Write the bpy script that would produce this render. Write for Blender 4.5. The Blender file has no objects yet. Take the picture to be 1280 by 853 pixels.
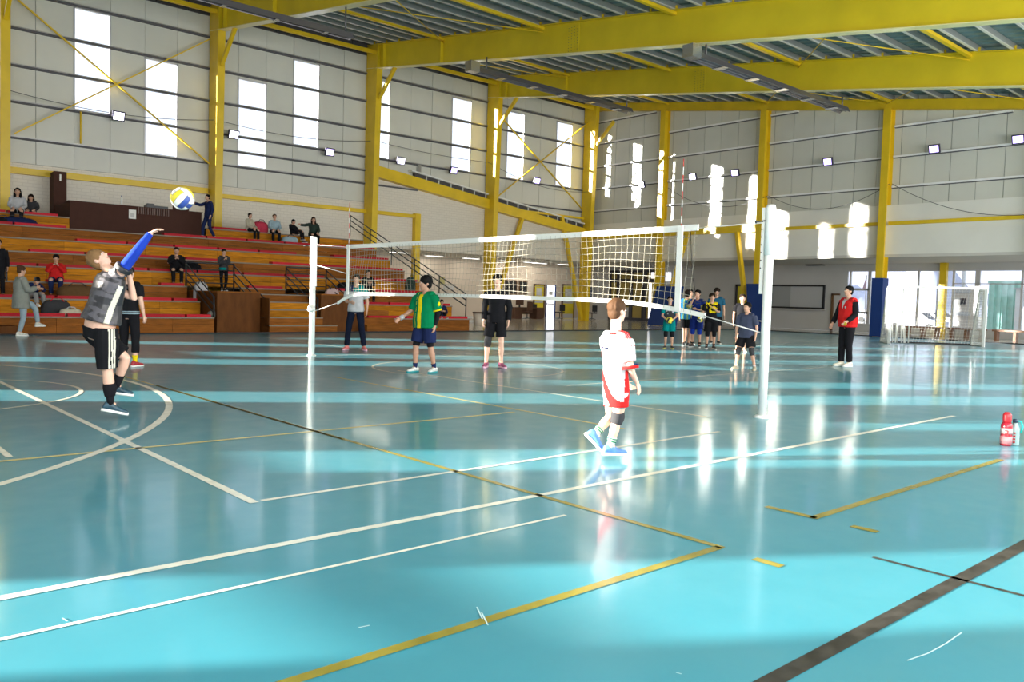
import bpy, bmesh, math, random
import numpy as np
from mathutils import Vector, Matrix, noise as mnoise
random.seed(7)
S = bpy.context.scene
COL = S.collection

# ------------------------------------------------------------------ camera
FPX = 1026.0; CAMH = 1.32
YAW, PITCH, ROLL = math.radians(48.27), math.radians(2.9936), math.radians(1.608)
_cx, _sx = math.cos(YAW), math.sin(YAW)
_W = np.array([[_sx, 0, _cx], [-_cx, 0, _sx], [0, -1, 0]])
_cp, _sp = math.cos(PITCH), math.sin(PITCH)
_cr, _sr = math.cos(ROLL), math.sin(ROLL)
CM = np.array([[_cr, -_sr, 0], [_sr, _cr, 0], [0, 0, 1]]) @ np.array([[1, 0, 0], [0, _cp, -_sp], [0, _sp, _cp]]) @ _W.T
C0 = np.array([0, 0, CAMH])
def ray(x, y): return CM.T @ np.array([(x - 640) / FPX, (y - 426.5) / FPX, 1.0])
def _pl(x, y, ax, v):
    d = ray(x, y); return Vector(C0 + (v - C0[ax]) / d[ax] * d)
def FL(x, y, z=0.0): return _pl(x, y, 2, z)
def WY(x, y, Y): return _pl(x, y, 1, Y)
def WX(x, y, X): return _pl(x, y, 0, X)
def PD(x, y, d): return Vector(C0 + d * ray(x, y))
def depth(P): return float((CM @ (np.array(P) - C0))[2])
cam = bpy.data.cameras.new('camera'); camo = bpy.data.objects.new('camera', cam); COL.objects.link(camo)
cam.sensor_width = 36.0; cam.lens = FPX / 1280 * 36.0; cam.clip_end = 6000; cam.clip_start = 0.05
_R = np.array([CM[0], -CM[1], -CM[2]])
_m = Matrix(_R.T.tolist()).to_4x4(); _m.translation = Vector(C0); camo.matrix_world = _m
S.camera = camo

# ------------------------------------------------------------------ light
S.view_settings.view_transform = 'Standard'; S.view_settings.look = 'None'
S.view_settings.gamma = 1.0; S.view_settings.use_curve_mapping = False
S.view_settings.exposure = 0.14
w = bpy.data.worlds.new('world'); S.world = w; w.use_nodes = True
nt = w.node_tree; bg = nt.nodes['Background']
tc = nt.nodes.new('ShaderNodeTexCoord'); sep = nt.nodes.new('ShaderNodeSeparateXYZ'); cr_ = nt.nodes.new('ShaderNodeValToRGB')
nt.links.new(tc.outputs['Generated'], sep.inputs[0]); nt.links.new(sep.outputs['Z'], cr_.inputs[0]); nt.links.new(cr_.outputs[0], bg.inputs[0])
cr_.color_ramp.elements[0].color = (0.80, 0.82, 0.93, 1); cr_.color_ramp.elements[0].position = 0.0
cr_.color_ramp.elements[1].color = (0.86, 0.93, 1.0, 1); cr_.color_ramp.elements[1].position = 0.25
bg.inputs[1].default_value = 1.6
SUN_E = math.atan(0.178)
sd = Vector((0.854 * math.cos(SUN_E), -0.521 * math.cos(SUN_E), -math.sin(SUN_E)))
sl = bpy.data.lights.new('sun', 'SUN'); sl.energy = 33.0; sl.angle = math.radians(0.6); sl.color = (1.0, 0.93, 0.80)
so = bpy.data.objects.new('sun', sl); COL.objects.link(so); so.rotation_euler = sd.to_track_quat('-Z', 'Y').to_euler()
def area(name, loc, d, sx, sy, energy, color):
    l = bpy.data.lights.new(name, 'AREA'); l.shape = 'RECTANGLE'; l.size = sx; l.size_y = sy; l.energy = energy; l.color = color
    o = bpy.data.objects.new(name, l); COL.objects.link(o); o.location = loc
    o.rotation_euler = Vector(d).to_track_quat('-Z', 'Z').to_euler(); return o
# fill lights added along the unseen side and rear walls to brighten the hall
area('fill_side', (14, -3.15, 4.3), (0, 1, 0), 46, 5.0, 5000, (1.0, 0.985, 0.94))
area('fill_rear', (-9.75, 17, 4.0), (1, 0, 0), 36, 5.5, 1900, (0.95, 0.97, 1.0))

# ------------------------------------------------------------------ materials
_mats = {}
def mat(name, col, rough=0.6, metal=0.0, spec=0.5, noise=0.0, nscale=4.0, bump=0.0, bscale=30.0, rnd=0.0, emit=0.0, coat=0.0, stretch=None):
    if name in _mats: return _mats[name]
    m = bpy.data.materials.new(name); m.use_nodes = True; t = m.node_tree; b = t.nodes['Principled BSDF']
    c = (*col, 1) if len(col) == 3 else col
    b.inputs['Base Color'].default_value = c; b.inputs['Roughness'].default_value = rough
    b.inputs['Metallic'].default_value = metal; b.inputs['Specular IOR Level'].default_value = spec
    if coat: b.inputs['Coat Weight'].default_value = coat
    if emit: b.inputs['Emission Color'].default_value = c; b.inputs['Emission Strength'].default_value = emit
    if noise or bump or rnd:
        tcn = t.nodes.new('ShaderNodeTexCoord'); mp = t.nodes.new('ShaderNodeMapping'); t.links.new(tcn.outputs['Object'], mp.inputs[0])
        if stretch: mp.inputs['Scale'].default_value = stretch
    src = None
    if noise:
        n = t.nodes.new('ShaderNodeTexNoise'); n.inputs['Scale'].default_value = nscale; n.inputs['Detail'].default_value = 5
        t.links.new(mp.outputs[0], n.inputs['Vector'])
        r = t.nodes.new('ShaderNodeMapRange'); r.inputs['From Min'].default_value = 0.3; r.inputs['From Max'].default_value = 0.7
        r.inputs['To Min'].default_value = 1 - noise; r.inputs['To Max'].default_value = 1 + noise
        t.links.new(n.outputs['Fac'], r.inputs['Value']); src = r.outputs[0]
    if rnd:
        oi = t.nodes.new('ShaderNodeObjectInfo'); r2 = t.nodes.new('ShaderNodeMapRange')
        r2.inputs['To Min'].default_value = 1 - rnd; r2.inputs['To Max'].default_value = 1 + rnd
        t.links.new(oi.outputs['Random'], r2.inputs['Value'])
        if src:
            mu = t.nodes.new('ShaderNodeMath'); mu.operation = 'MULTIPLY'; t.links.new(src, mu.inputs[0]); t.links.new(r2.outputs[0], mu.inputs[1]); src = mu.outputs[0]
        else: src = r2.outputs[0]
    if src:
        v = t.nodes.new('ShaderNodeVectorMath'); v.operation = 'SCALE'; v.inputs[0].default_value = c[:3]
        t.links.new(src, v.inputs['Scale']); t.links.new(v.outputs[0], b.inputs['Base Color'])
    if bump:
        n2 = t.nodes.new('ShaderNodeTexNoise'); n2.inputs['Scale'].default_value = bscale; n2.inputs['Detail'].default_value = 3
        t.links.new(mp.outputs[0], n2.inputs['Vector']); bp = t.nodes.new('ShaderNodeBump'); bp.inputs['Strength'].default_value = bump; bp.inputs['Distance'].default_value = 0.02
        t.links.new(n2.outputs['Fac'], bp.inputs['Height']); t.links.new(bp.outputs[0], b.inputs['Normal'])
    _mats[name] = m; return m
YEL = mat('yellow_paint', (0.78, 0.53, 0.015), 0.38, noise=0.10, nscale=1.2)
YEL2 = mat('yellow_beam_paint', (0.74, 0.56, 0.015), 0.42, noise=0.08, nscale=0.8)
PANEL = mat('insulated_panel', (0.66, 0.66, 0.60), 0.33, noise=0.05, nscale=0.6, rnd=0.035)
BACKM = mat('joint_dark', (0.30, 0.30, 0.28), 0.8)
GIRT = mat('galvanised_girt', (0.50, 0.50, 0.50), 0.30, metal=0.75, noise=0.1)
PLAST = mat('white_plaster', (0.80, 0.79, 0.74), 0.55, noise=0.04, nscale=0.7, bump=0.1, bscale=6)
LOBW = mat('lobby_plaster', (0.66, 0.57, 0.47), 0.6, noise=0.05, nscale=0.5)
LOBG = mat('grey_plaster', (0.56, 0.56, 0.55), 0.55, noise=0.05, nscale=0.5)
LOBC = mat('lobby_ceiling', (0.60, 0.58, 0.54), 0.7)
LOBF = mat('lobby_tile_floor', (0.62, 0.59, 0.52), 0.12, noise=0.06, nscale=0.8)
DECK = mat('roof_underside', (0.17, 0.26, 0.27), 0.5, noise=0.15, nscale=0.9)
PURL = mat('purlin_steel', (0.42, 0.42, 0.40), 0.35, metal=0.5)
DARK = mat('dark_gap', (0.075, 0.07, 0.075), 0.8)
BLK = mat('black_steel', (0.02, 0.022, 0.026), 0.4)
WOODA = mat('bleacher_wood_light', (0.46, 0.175, 0.010), 0.6, spec=.08, noise=0.28, nscale=2.2, rnd=0.18, stretch=(1, 6, 8), bump=0.05)
WOODB = mat('bleacher_wood_brown', (0.24, 0.082, 0.014), 0.6, spec=.08, noise=0.28, nscale=2.2, rnd=0.15, stretch=(1, 6, 8), bump=0.05)
WOODD = mat('bleacher_wood_dark', (0.12, 0.042, 0.010), 0.6, spec=.1, noise=0.2, nscale=2.0, stretch=(3, 3, 1))
EDGE = mat('bleacher_edge_grey', (0.22, 0.19, 0.15), 0.6)
RED = mat('red_seat', (0.46, 0.008, 0.02), 0.5, spec=.15, rnd=0.2)
BROWNP = mat('brown_laminate', (0.065, 0.026, 0.018), 0.7, spec=.15, noise=0.08)
WHT = mat('white_enamel', (0.80, 0.82, 0.80), 0.28)
WHTW = mat('white_webbing', (0.85, 0.84, 0.80), 0.7)
BLUEP = mat('blue_vinyl', (0.012, 0.045, 0.21), 0.5, spec=.3)
ALU = mat('aluminium_frame', (0.60, 0.60, 0.62), 0.4, metal=0.3)
RUBB = mat('black_rubber', (0.015, 0.016, 0.018), 0.7)

def glassmat(name, tint=(0.95, 0.97, 1.0), refl=0.08):
    m = bpy.data.materials.new(name); m.use_nodes = True; t = m.node_tree; t.nodes.clear()
    o = t.nodes.new('ShaderNodeOutputMaterial'); mx = t.nodes.new('ShaderNodeMixShader'); tr = t.nodes.new('ShaderNodeBsdfTransparent'); g = t.nodes.new('ShaderNodeBsdfGlossy')
    tr.inputs[0].default_value = (*tint, 1); g.inputs['Roughness'].default_value = 0.03; mx.inputs[0].default_value = refl
    t.links.new(tr.outputs[0], mx.inputs[1]); t.links.new(g.outputs[0], mx.inputs[2]); t.links.new(mx.outputs[0], o.inputs[0]); return m
GLASS = glassmat('window_glass'); GLASSD = glassmat('dark_glass', (0.55, 0.58, 0.6), 0.12)

def brickmat():
    m = bpy.data.materials.new('painted_brick'); m.use_nodes = True; t = m.node_tree; b = t.nodes['Principled BSDF']
    b.inputs['Roughness'].default_value = 0.55
    tcn = t.nodes.new('ShaderNodeTexCoord'); mp = t.nodes.new('ShaderNodeMapping'); mp.inputs['Rotation'].default_value = (math.pi / 2, 0, 0)
    br = t.nodes.new('ShaderNodeTexBrick'); br.inputs['Scale'].default_value = 1.0
    br.inputs['Brick Width'].default_value = 0.34; br.inputs['Row Height'].default_value = 0.13; br.inputs['Mortar Size'].default_value = 0.012
    br.inputs['Color1'].default_value = (0.78, 0.73, 0.64, 1); br.inputs['Color2'].default_value = (0.75, 0.70, 0.61, 1); br.inputs['Mortar'].default_value = (0.68, 0.63, 0.55, 1)
    t.links.new(tcn.outputs['Object'], mp.inputs[0]); t.links.new(mp.outputs[0], br.inputs[0]); t.links.new(br.outputs[0], b.inputs[0])
    bp = t.nodes.new('ShaderNodeBump'); bp.invert = True; bp.inputs['Strength'].default_value = 0.25; bp.inputs['Distance'].default_value = 0.008
    t.links.new(br.outputs['Fac'], bp.inputs['Height']); t.links.new(bp.outputs[0], b.inputs['Normal']); return m
BRICK = brickmat()

def floormat():
    m = bpy.data.materials.new('court_floor_coating'); m.use_nodes = True; t = m.node_tree; b = t.nodes['Principled BSDF']
    tcn = t.nodes.new('ShaderNodeTexCoord')
    n = t.nodes.new('ShaderNodeTexNoise'); n.inputs['Scale'].default_value = 0.55; n.inputs['Detail'].default_value = 8; t.links.new(tcn.outputs['Object'], n.inputs['Vector'])
    mx = t.nodes.new('ShaderNodeMix'); mx.data_type = 'RGBA'; mx.inputs['A'].default_value = (0.030, 0.225, 0.300, 1); mx.inputs['B'].default_value = (0.045, 0.270, 0.350, 1)
    t.links.new(n.outputs['Fac'], mx.inputs['Factor']); t.links.new(mx.outputs['Result'], b.inputs['Base Color'])
    # scuffs and a slight waviness of the poured coating
    n2 = t.nodes.new('ShaderNodeTexNoise'); n2.inputs['Scale'].default_value = 3.5; n2.inputs['Detail'].default_value = 6; t.links.new(tcn.outputs['Object'], n2.inputs['Vector'])
    r = t.nodes.new('ShaderNodeMapRange'); r.inputs['From Min'].default_value = 0.3; r.inputs['From Max'].default_value = 0.7; r.inputs['To Min'].default_value = 0.36; r.inputs['To Max'].default_value = 0.46
    t.links.new(n2.outputs['Fac'], r.inputs['Value']); t.links.new(r.outputs[0], b.inputs['Roughness'])
    n3 = t.nodes.new('ShaderNodeTexNoise'); n3.inputs['Scale'].default_value = 1.6; n3.inputs['Detail'].default_value = 4; t.links.new(tcn.outputs['Object'], n3.inputs['Vector'])
    bp = t.nodes.new('ShaderNodeBump'); bp.inputs['Strength'].default_value = 0.12; bp.inputs['Distance'].default_value = 0.02
    t.links.new(n3.outputs['Fac'], bp.inputs['Height']); t.links.new(bp.outputs[0], b.inputs['Normal'])
    b.inputs['IOR'].default_value = 1.5; b.inputs['Specular IOR Level'].default_value = 0.9
    b.inputs['Coat Weight'].default_value = 0.55; b.inputs['Coat Roughness'].default_value = 0.11; b.inputs['Coat IOR'].default_value = 1.5
    return m
FLOORM = floormat()

# ------------------------------------------------------------------ helpers
def vec(p): return Vector(p)
class MB:
    def __init__(s): s.v = []; s.f = []; s.m = []; s.mi = 0; s.sm = []
    def add(s, vs, fs, smooth=False):
        o = len(s.v); s.v += [tuple(v) for v in vs]
        for f in fs: s.f.append([i + o for i in f]); s.m.append(s.mi); s.sm.append(smooth)
        return s
    def box(s, a, b):
        x0, x1 = sorted((a[0], b[0])); y0, y1 = sorted((a[1], b[1])); z0, z1 = sorted((a[2], b[2]))
        return s.add([(x0, y0, z0), (x1, y0, z0), (x1, y1, z0), (x0, y1, z0), (x0, y0, z1), (x1, y0, z1), (x1, y1, z1), (x0, y1, z1)],
                     [(0, 3, 2, 1), (4, 5, 6, 7), (0, 1, 5, 4), (1, 2, 6, 5), (2, 3, 7, 6), (3, 0, 4, 7)])
    def prism(s, poly, axis, a, b):
        """poly: 2D points in the other two axes (kept in order x,y,z), extruded along axis from a to b"""
        def P(p, t):
            l = list(p); l.insert(axis, t); return tuple(l)
        n = len(poly); vs = [P(p, a) for p in poly] + [P(p, b) for p in poly]
        fs = [tuple(range(n))[::-1], tuple(range(n, 2 * n))] + [(i, (i + 1) % n, n + (i + 1) % n, n + i) for i in range(n)]
        return s.add(vs, fs)
    def bar(s, p, q, w_, h_, up=(0, 0, 1)):
        p, q = vec(p), vec(q); d = (q - p).normalized(); u = vec(up)
        if abs(d.dot(u)) > 0.98: u = vec((0, 1, 0))
        r = d.cross(u).normalized(); u = r.cross(d)
        vs = [c + r * a * w_ / 2 + u * b * h_ / 2 for c in (p, q) for a, b in ((-1, -1), (1, -1), (1, 1), (-1, 1))]
        return s.add(vs, [(0, 1, 2, 3)[::-1], (4, 5, 6, 7), (0, 1, 5, 4), (1, 2, 6, 5), (2, 3, 7, 6), (3, 0, 4, 7)])
    def tube(s, pts, r, n=8, caps=True):
        pts = [vec(p) for p in pts]; rs = r if isinstance(r, (list, tuple)) else [r] * len(pts); rings = []
        u0 = None
        for i, p in enumerate(pts):
            d = (pts[min(i + 1, len(pts) - 1)] - pts[max(i - 1, 0)]).normalized()
            if u0 is None: u0 = vec((0, 0, 1)) if abs(d.z) < 0.9 else vec((0, 1, 0))
            a = d.cross(u0).normalized(); u0 = a.cross(d).normalized()
            rings.append([p + (a * math.cos(t) + u0 * math.sin(t)) * rs[i] for t in [2 * math.pi * k / n for k in range(n)]])
        vs = [v for r_ in rings for v in r_]; fs = []
        for i in range(len(pts) - 1):
            for k in range(n): fs.append((i * n + k, i * n + (k + 1) % n, (i + 1) * n + (k + 1) % n, (i + 1) * n + k))
        s.add(vs, fs, True)
        if caps:
            o = len(s.v) - len(vs)
            s.f.append([o + k for k in range(n)][::-1]); s.m.append(s.mi); s.sm.append(False)
            s.f.append([len(s.v) - n + k for k in range(n)]); s.m.append(s.mi); s.sm.append(False)
        return s
    def loft(s, rings, n=14):
        """rings: (centre, right, fwd, rx, ry[, power])"""
        vs = []
        for g in rings:
            c, a, b, rx, ry = g[:5]; e = g[5] if len(g) > 5 else 1.0
            for k in range(n):
                t = 2 * math.pi * k / n; ct, st = math.cos(t), math.sin(t)
                vs.append(vec(c) + vec(a) * rx * math.copysign(abs(ct) ** e, ct) + vec(b) * ry * math.copysign(abs(st) ** e, st))
        fs = []
        for i in range(len(rings) - 1):
            for k in range(n): fs.append((i * n + k, i * n + (k + 1) % n, (i + 1) * n + (k + 1) % n, (i + 1) * n + k))
        fs.append(tuple(range(n))[::-1]); fs.append(tuple(range(len(vs) - n, len(vs))))
        return s.add(vs, fs, True)
    def ell(s, c, a, b, u, ra, rb, ru, n=12, m=8):
        c, a, b, u = vec(c), vec(a), vec(b), vec(u); vs = [c - u * ru]; 
        for i in range(1, m):
            ph = -math.pi / 2 + math.pi * i / m
            for k in range(n):
                t = 2 * math.pi * k / n
                vs.append(c + (a * ra * math.cos(t) + b * rb * math.sin(t)) * math.cos(ph) + u * ru * math.sin(ph))
        vs.append(c + u * ru); fs = []
        for k in range(n): fs.append((0, 1 + (k + 1) % n, 1 + k))
        for i in range(m - 2):
            for k in range(n): fs.append((1 + i * n + k, 1 + i * n + (k + 1) % n, 1 + (i + 1) * n + (k + 1) % n, 1 + (i + 1) * n + k))
        o = 1 + (m - 2) * n
        for k in range(n): fs.append((o + k, o + (k + 1) % n, len(vs) - 1))
        return s.add(vs, fs, True)
    def sph(s, c, r, n=12, m=8): return s.ell(c, (1, 0, 0), (0, 1, 0), (0, 0, 1), r, r, r, n, m)
    def lathe(s, c, prof, n=16):
        c = vec(c); vs = [c + vec((r * math.cos(2 * math.pi * k / n), r * math.sin(2 * math.pi * k / n), z)) for r, z in prof for k in range(n)]
        fs = [(i * n + k, i * n + (k + 1) % n, (i + 1) * n + (k + 1) % n, (i + 1) * n + k) for i in range(len(prof) - 1) for k in range(n)]
        fs.append(tuple(range(n))[::-1]); fs.append(tuple(range(len(vs) - n, len(vs))))
        return s.add(vs, fs, True)
    def build(s, name, mats, parent=None, origin=None):
        if not isinstance(mats, (list, tuple)): mats = [mats]
        off = wloc(parent) if parent else vec((0, 0, 0)); loc = vec(origin) if origin is not None else off
        me = bpy.data.meshes.new(name); me.from_pydata([(v[0] - loc.x, v[1] - loc.y, v[2] - loc.z) for v in s.v], [], s.f); 
        for m_ in mats: me.materials.append(m_)
        if len(mats) > 1: me.polygons.foreach_set('material_index', s.m)
        me.polygons.foreach_set('use_smooth', s.sm); me.update()
        o = bpy.data.objects.new(name, me); COL.objects.link(o); o.parent = parent; o.location = loc - off
        return o
_wl = {}
def wloc(o):
    l = o.location.copy(); p = o.parent
    while p: l += p.location; p = p.parent
    return l
def tag(o, label=None, cat=None, group=None, kind=None):
    if label: o['label'] = label
    if cat: o['category'] = cat
    if group: o['group'] = group
    if kind: o['kind'] = kind
    return o
def thing(name, label, cat, loc=(0, 0, 0), group=None, kind=None):
    o = bpy.data.objects.new(name, None); COL.objects.link(o); o.location = loc; o.empty_display_size = 0.1
    return tag(o, label, cat, group, kind)
def copyto(o, loc, parent=None):
    c = o.copy(); COL.objects.link(c); c.parent = parent; c.location = loc; return c
def dup(root, loc, label=None, group=None):
    r = root.copy(); COL.objects.link(r); r.location = loc
    if label: r['label'] = label
    if group: r['group'] = group
    for ch in list(root.children):
        c = ch.copy(); COL.objects.link(c); c.parent = r
        for g in list(ch.children):
            d = g.copy(); COL.objects.link(d); d.parent = c
    return r

# ================================================================== STRUCTURE
YW, XE, XB, YR = 36.2, 38.5, -9.6, -3.3
YL, XL = 40.6, 44.0           # back walls of the lobby recesses
zb = lambda Y: 12.5 - 0.147 * (35.7 - Y)      # underside of the roof beams
zd = lambda Y: zb(Y) + 1.38                   # underside of the roof deck
XF = [-9.4, -1.6, 6.25, 14.24, 22.13, 30.0, 37.9]
YC = [30.1, 23.6, 17.2, 10.9, 4.5, -1.9]
# floor
fl = MB().box((XB, YR, -0.2), (38.2, 24.45, 0)).build('floor', FLOORM); tag(fl, kind='structure')
f2 = MB(); f2.box((XB, 24.45, -0.2), (38.2, 41, -0.004)).box((38.2, YR, -0.2), (44.3, 41, -0.004)).build('floor', LOBF).__setitem__('kind', 'structure')
k = MB().box((XB, 24.32, 0), (38.3, 24.47, 0.035)).build('floor_border', RUBB, fl)
MB().box((38.17, YR, 0), (38.32, 24.32, 0.035)).build('floor_border', RUBB, fl)
# painted court lines
def fline(p, q, wd, m, name='court_line', z=0.0025):
    p, q = vec((*p[:2], 0)), vec((*q[:2], 0)); d = (q - p).normalized(); n = vec((-d.y, d.x, 0)) * wd / 2
    return MB().add([(v.x, v.y, z) for v in (p - n, q - n, q + n, p + n)], [(0, 1, 2, 3)]).build(name, m, fl)
def farc(c, r, a0, a1, wd, m, n=48, z=0.0028):
    vs = []; 
    for i in range(n + 1):
        a = math.radians(a0 + (a1 - a0) * i / n)
        for rr in (r - wd / 2, r + wd / 2): vs.append((c[0] + rr * math.cos(a), c[1] + rr * math.sin(a), z))
    return MB().add(vs, [(2 * i, 2 * i + 1, 2 * i + 3, 2 * i + 2) for i in range(n)]).build('court_line', m, fl)
LW = mat('line_white', (0.72, 0.72, 0.62), 0.25, noise=0.12, nscale=9); LY = mat('line_yellow', (0.23, 0.195, 0.03), 0.25, noise=0.2, nscale=7)
LY2 = mat('line_pale_yellow', (0.60, 0.52, 0.22), 0.25, noise=0.15, nscale=7)
LK = mat('line_black', (0.030, 0.028, 0.026), 0.35, noise=0.6, nscale=11)
def lx(pts, x0, x1, wd, m):
    Y = sum(FL(*p).y for p in pts) / len(pts); return fline((x0, Y), (x1, Y), wd, m)
def ly(pts, y0, y1, wd, m):
    X = sum(FL(*p).x for p in pts) / len(pts); return fline((X, y0), (X, y1), wd, m)
lx([(0, 750), (320, 687.5), (850, 585)], -4, FL(1182, 519).x, 0.06, LW)
lx([(0, 801), (320, 730), (640, 659)], -4, FL(705, 644).x, 0.028, LW)
lx([(375, 850), (640, 767.5), (893, 685)], -4, FL(898, 684).x, 0.055, LY)
lx([(960, 851), (1280, 684)], -4, 12, 0.075, LK)
lx([(1020, 649), (1243, 576)], FL(1018, 649).x, FL(1252, 575).x, 0.06, LY)
lx([(0, 577), (320, 547.6), (640, 515)], -6, FL(640, 515).x, 0.06, LY2)
lx([(320, 627.5), (892, 541)], FL(330, 628).x, FL(900, 540).x, 0.045, LW)
ly([(0, 478), (155, 552.7), (320, 627.5)], FL(325, 628).y, 16.5, 0.06, LW)
ly([(1090, 697.5), (1280, 745)], 0.9, FL(1090, 697.5).y, 0.03, LK)
ly([(328, 519), (557, 586), (900, 687)], FL(900, 687).y, 11.5, 0.05, LY)
ly([(960, 633), (1018, 649)], FL(1018, 649).y, FL(960, 633).y, 0.06, LY)
ly([(1065, 658), (1097, 666)], FL(1097, 666).y, FL(1065, 658).y, 0.06, LY)
ly([(940, 700), (980, 708)], FL(980, 708).y, FL(940, 700).y, 0.06, LY)
ly([(560, 474), (770, 503)], 5.5, 12, 0.05, LW); ly([(0, 562), (12, 572)], FL(12, 572).y, 9, 0.05, LW)
ly([(160, 475), (260, 499), (330, 520)], 6.5, 14, 0.035, LY2)
ly([(540, 492), (640, 513)], 5.5, 11.5, 0.05, LY2)
lx([(380, 445), (640, 459)][:0] or [(700, 483)], 9, 17, 0.04, LW)
farc((-3.59, 11.75), 7.23, -70, 60, 0.075, LW)
farc((1.02, 11.69), 1.84, -180, 180, 0.05, LW)
farc((9.5, 11.85), 1.75, -180, 180, 0.04, LW)
lx([(330, 443), (470, 447)], 6.9, 38, 0.05, LW); ly([(450, 437)], 16.5, 22, 0.05, LW)
lx([(700, 441)], 10, 38, 0.05, LW)

# ---- left long wall (Y = 36.2)
JX = lambda k: 6.083 + 1.3333 * k
WINS = {2: (8.28, 12.25), 4: (6.92, 10.85), 7: (6.92, 10.80), 9: (8.22, 12.2), 12: (8.25, 12.15), 16: (8.25, 12.15), 19: (8.2, 12.1), 22: (8.22, 12.15), -3: (6.9, 10.9), -1: (8.25, 12.2), -9: (8.25, 12.2), -6: (6.9, 10.9)}
wl_ = MB()
wl_.box((XB, YW, -0.1), (22.4, YW + 0.06, 5.94))
wl_.prism([(22.4, 3.72), (XE + .1, 3.72), (XE + .1, 5.94), (22.4, 5.94)], 1, YW, YW + 0.06)
for k in range(-12, 25):
    x0, x1 = max(JX(k), XB), min(JX(k + 1), XE + .1)
    if k in WINS:
        a, b = WINS[k]; wl_.box((x0, YW, 5.94), (x1, YW + 0.06, a)); wl_.box((x0, YW, b), (x1, YW + 0.06, 13.95))
    else: wl_.box((x0, YW, 5.94), (x1, YW + 0.06, 13.95))
wall_left = wl_.build('wall_left', BACKM); tag(wall_left, kind='structure')
pm = {}
def slopez(x): return 7.45 - 0.132 * (x - 22.9)      # centre of the sloping beam
for k in range(-12, 25):
    x0, x1 = max(JX(k), XB) + (0.012 if k % 2 else .004), min(JX(k + 1), XE) - (0.004 if k % 2 else .012)
    bot = 5.95 if x1 < 22.6 else 5.95
    segs = [(bot, 13.2)]
    if k in WINS: a, b = WINS[k]; segs = [(bot, a), (b, 13.2)]
    for a, b in segs:
        key = (round(x1 - x0, 2), round(b - a, 2))
        if key not in pm:
            o = MB().box((x0, YW - 0.035, a), (x1, YW, b)).build('wall_panel', PANEL, wall_left, (x0, YW, a)); pm[key] = o
        else: copyto(pm[key], (x0, YW, a), wall_left)
MB().box((XB, YW - 0.03, 13.22), (XE, YW, 13.9)).build('eave_closure', DARK, wall_left)
for x in [XB + 1.333 * i + .1 for i in range(36)]: 
    pass
q = MB()
for i in range(36): q.box((XB + .1 + 1.333 * i, YW - .06, 13.22), (XB + .13 + 1.333 * i, YW - .03, 13.9))
q.build('eave_closure_rib', BLK, wall_left)
MB().box((XB, YW - 0.05, 0), (22.4, YW, 5.93)).build('brick_wall', BRICK, wall_left)
# white plaster under the sloping beam
MB().prism([(22.4, 3.72), (XE, 3.72), (XE, 5.5), (22.4, 7.5)], 1, YW - 0.07, YW - 0.036).build('brick_wall', BRICK, wall_left)
MB().prism([(22.45, 7.22), (22.45, 7.80), (XE, 5.70), (XE, 5.22)], 1, YW - 0.5, YW - 0.071).build('sloping_beam', YEL, wall_left)
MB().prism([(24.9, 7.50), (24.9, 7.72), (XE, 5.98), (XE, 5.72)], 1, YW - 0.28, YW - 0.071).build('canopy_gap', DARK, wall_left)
MB().prism([(24.6, 7.76), (24.6, 7.84), (XE, 6.05), (XE, 5.97)], 1, YW - 0.42, YW - 0.071).build('canopy_edge', WHT, wall_left)
q = MB()
for i in range(16):
    x = 25.6 + i * 0.82; z = 7.50 - .128 * (x - 24.9); q.box((x, YW - 0.33, z - .03), (x + .045, YW - 0.27, z + .23))
q.build('canopy_bracket', WHT, wall_left)
# girts
GIRTD = mat('girt_shadow', (.10, .10, .11), .7)  # dark strip under each girt paints the shadow inside its channel
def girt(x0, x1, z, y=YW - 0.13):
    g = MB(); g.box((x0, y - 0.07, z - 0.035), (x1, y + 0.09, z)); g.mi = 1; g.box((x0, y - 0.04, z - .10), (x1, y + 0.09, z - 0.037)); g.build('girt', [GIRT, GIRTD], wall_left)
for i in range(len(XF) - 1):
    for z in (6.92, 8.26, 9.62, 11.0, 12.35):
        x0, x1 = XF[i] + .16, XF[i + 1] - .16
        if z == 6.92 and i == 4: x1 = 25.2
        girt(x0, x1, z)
for i in (2, 3, 1): 
    girt(XF[i] + .16, XF[i + 1] - .16, 7.58) if i == 3 else None
MB().bar((30.2, 35.9, 6.44), (37.8, 35.9, 6.44), .12, .12).build('wall_tie_tube', YEL, wall_left)
MB().box((25.15, YW - .2, 6.9), (25.35, YW - .04, 8.2)).build('wall_stud', GIRT, wall_left)
MB().tube([(8.95, 36.0, 8.2), (8.95, 36.0, 6.95)], .035).build('wall_stud', YEL, wall_left)
MB().box((6.5, YW - .3, 5.50), (14.0, YW - .05, 5.74)).build('tie_beam', YEL, wall_left)
MB().box((14.4, YW - .3, 5.38), (22.0, YW - .05, 5.56)).build('tie_beam', YEL, wall_left)
MB().box((-9, YW - .3, 5.50), (6.1, YW - .05, 5.74)).build('tie_beam', YEL, wall_left)
MB().box((22.3, YW - .3, 5.38), (25.3, YW - .05, 5.56)).build('tie_beam', YEL, wall_left)
MB().box((24.95, YW - .34, 0), (25.3, YW - .05, 5.62)).build('post', YEL, wall_left)
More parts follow.
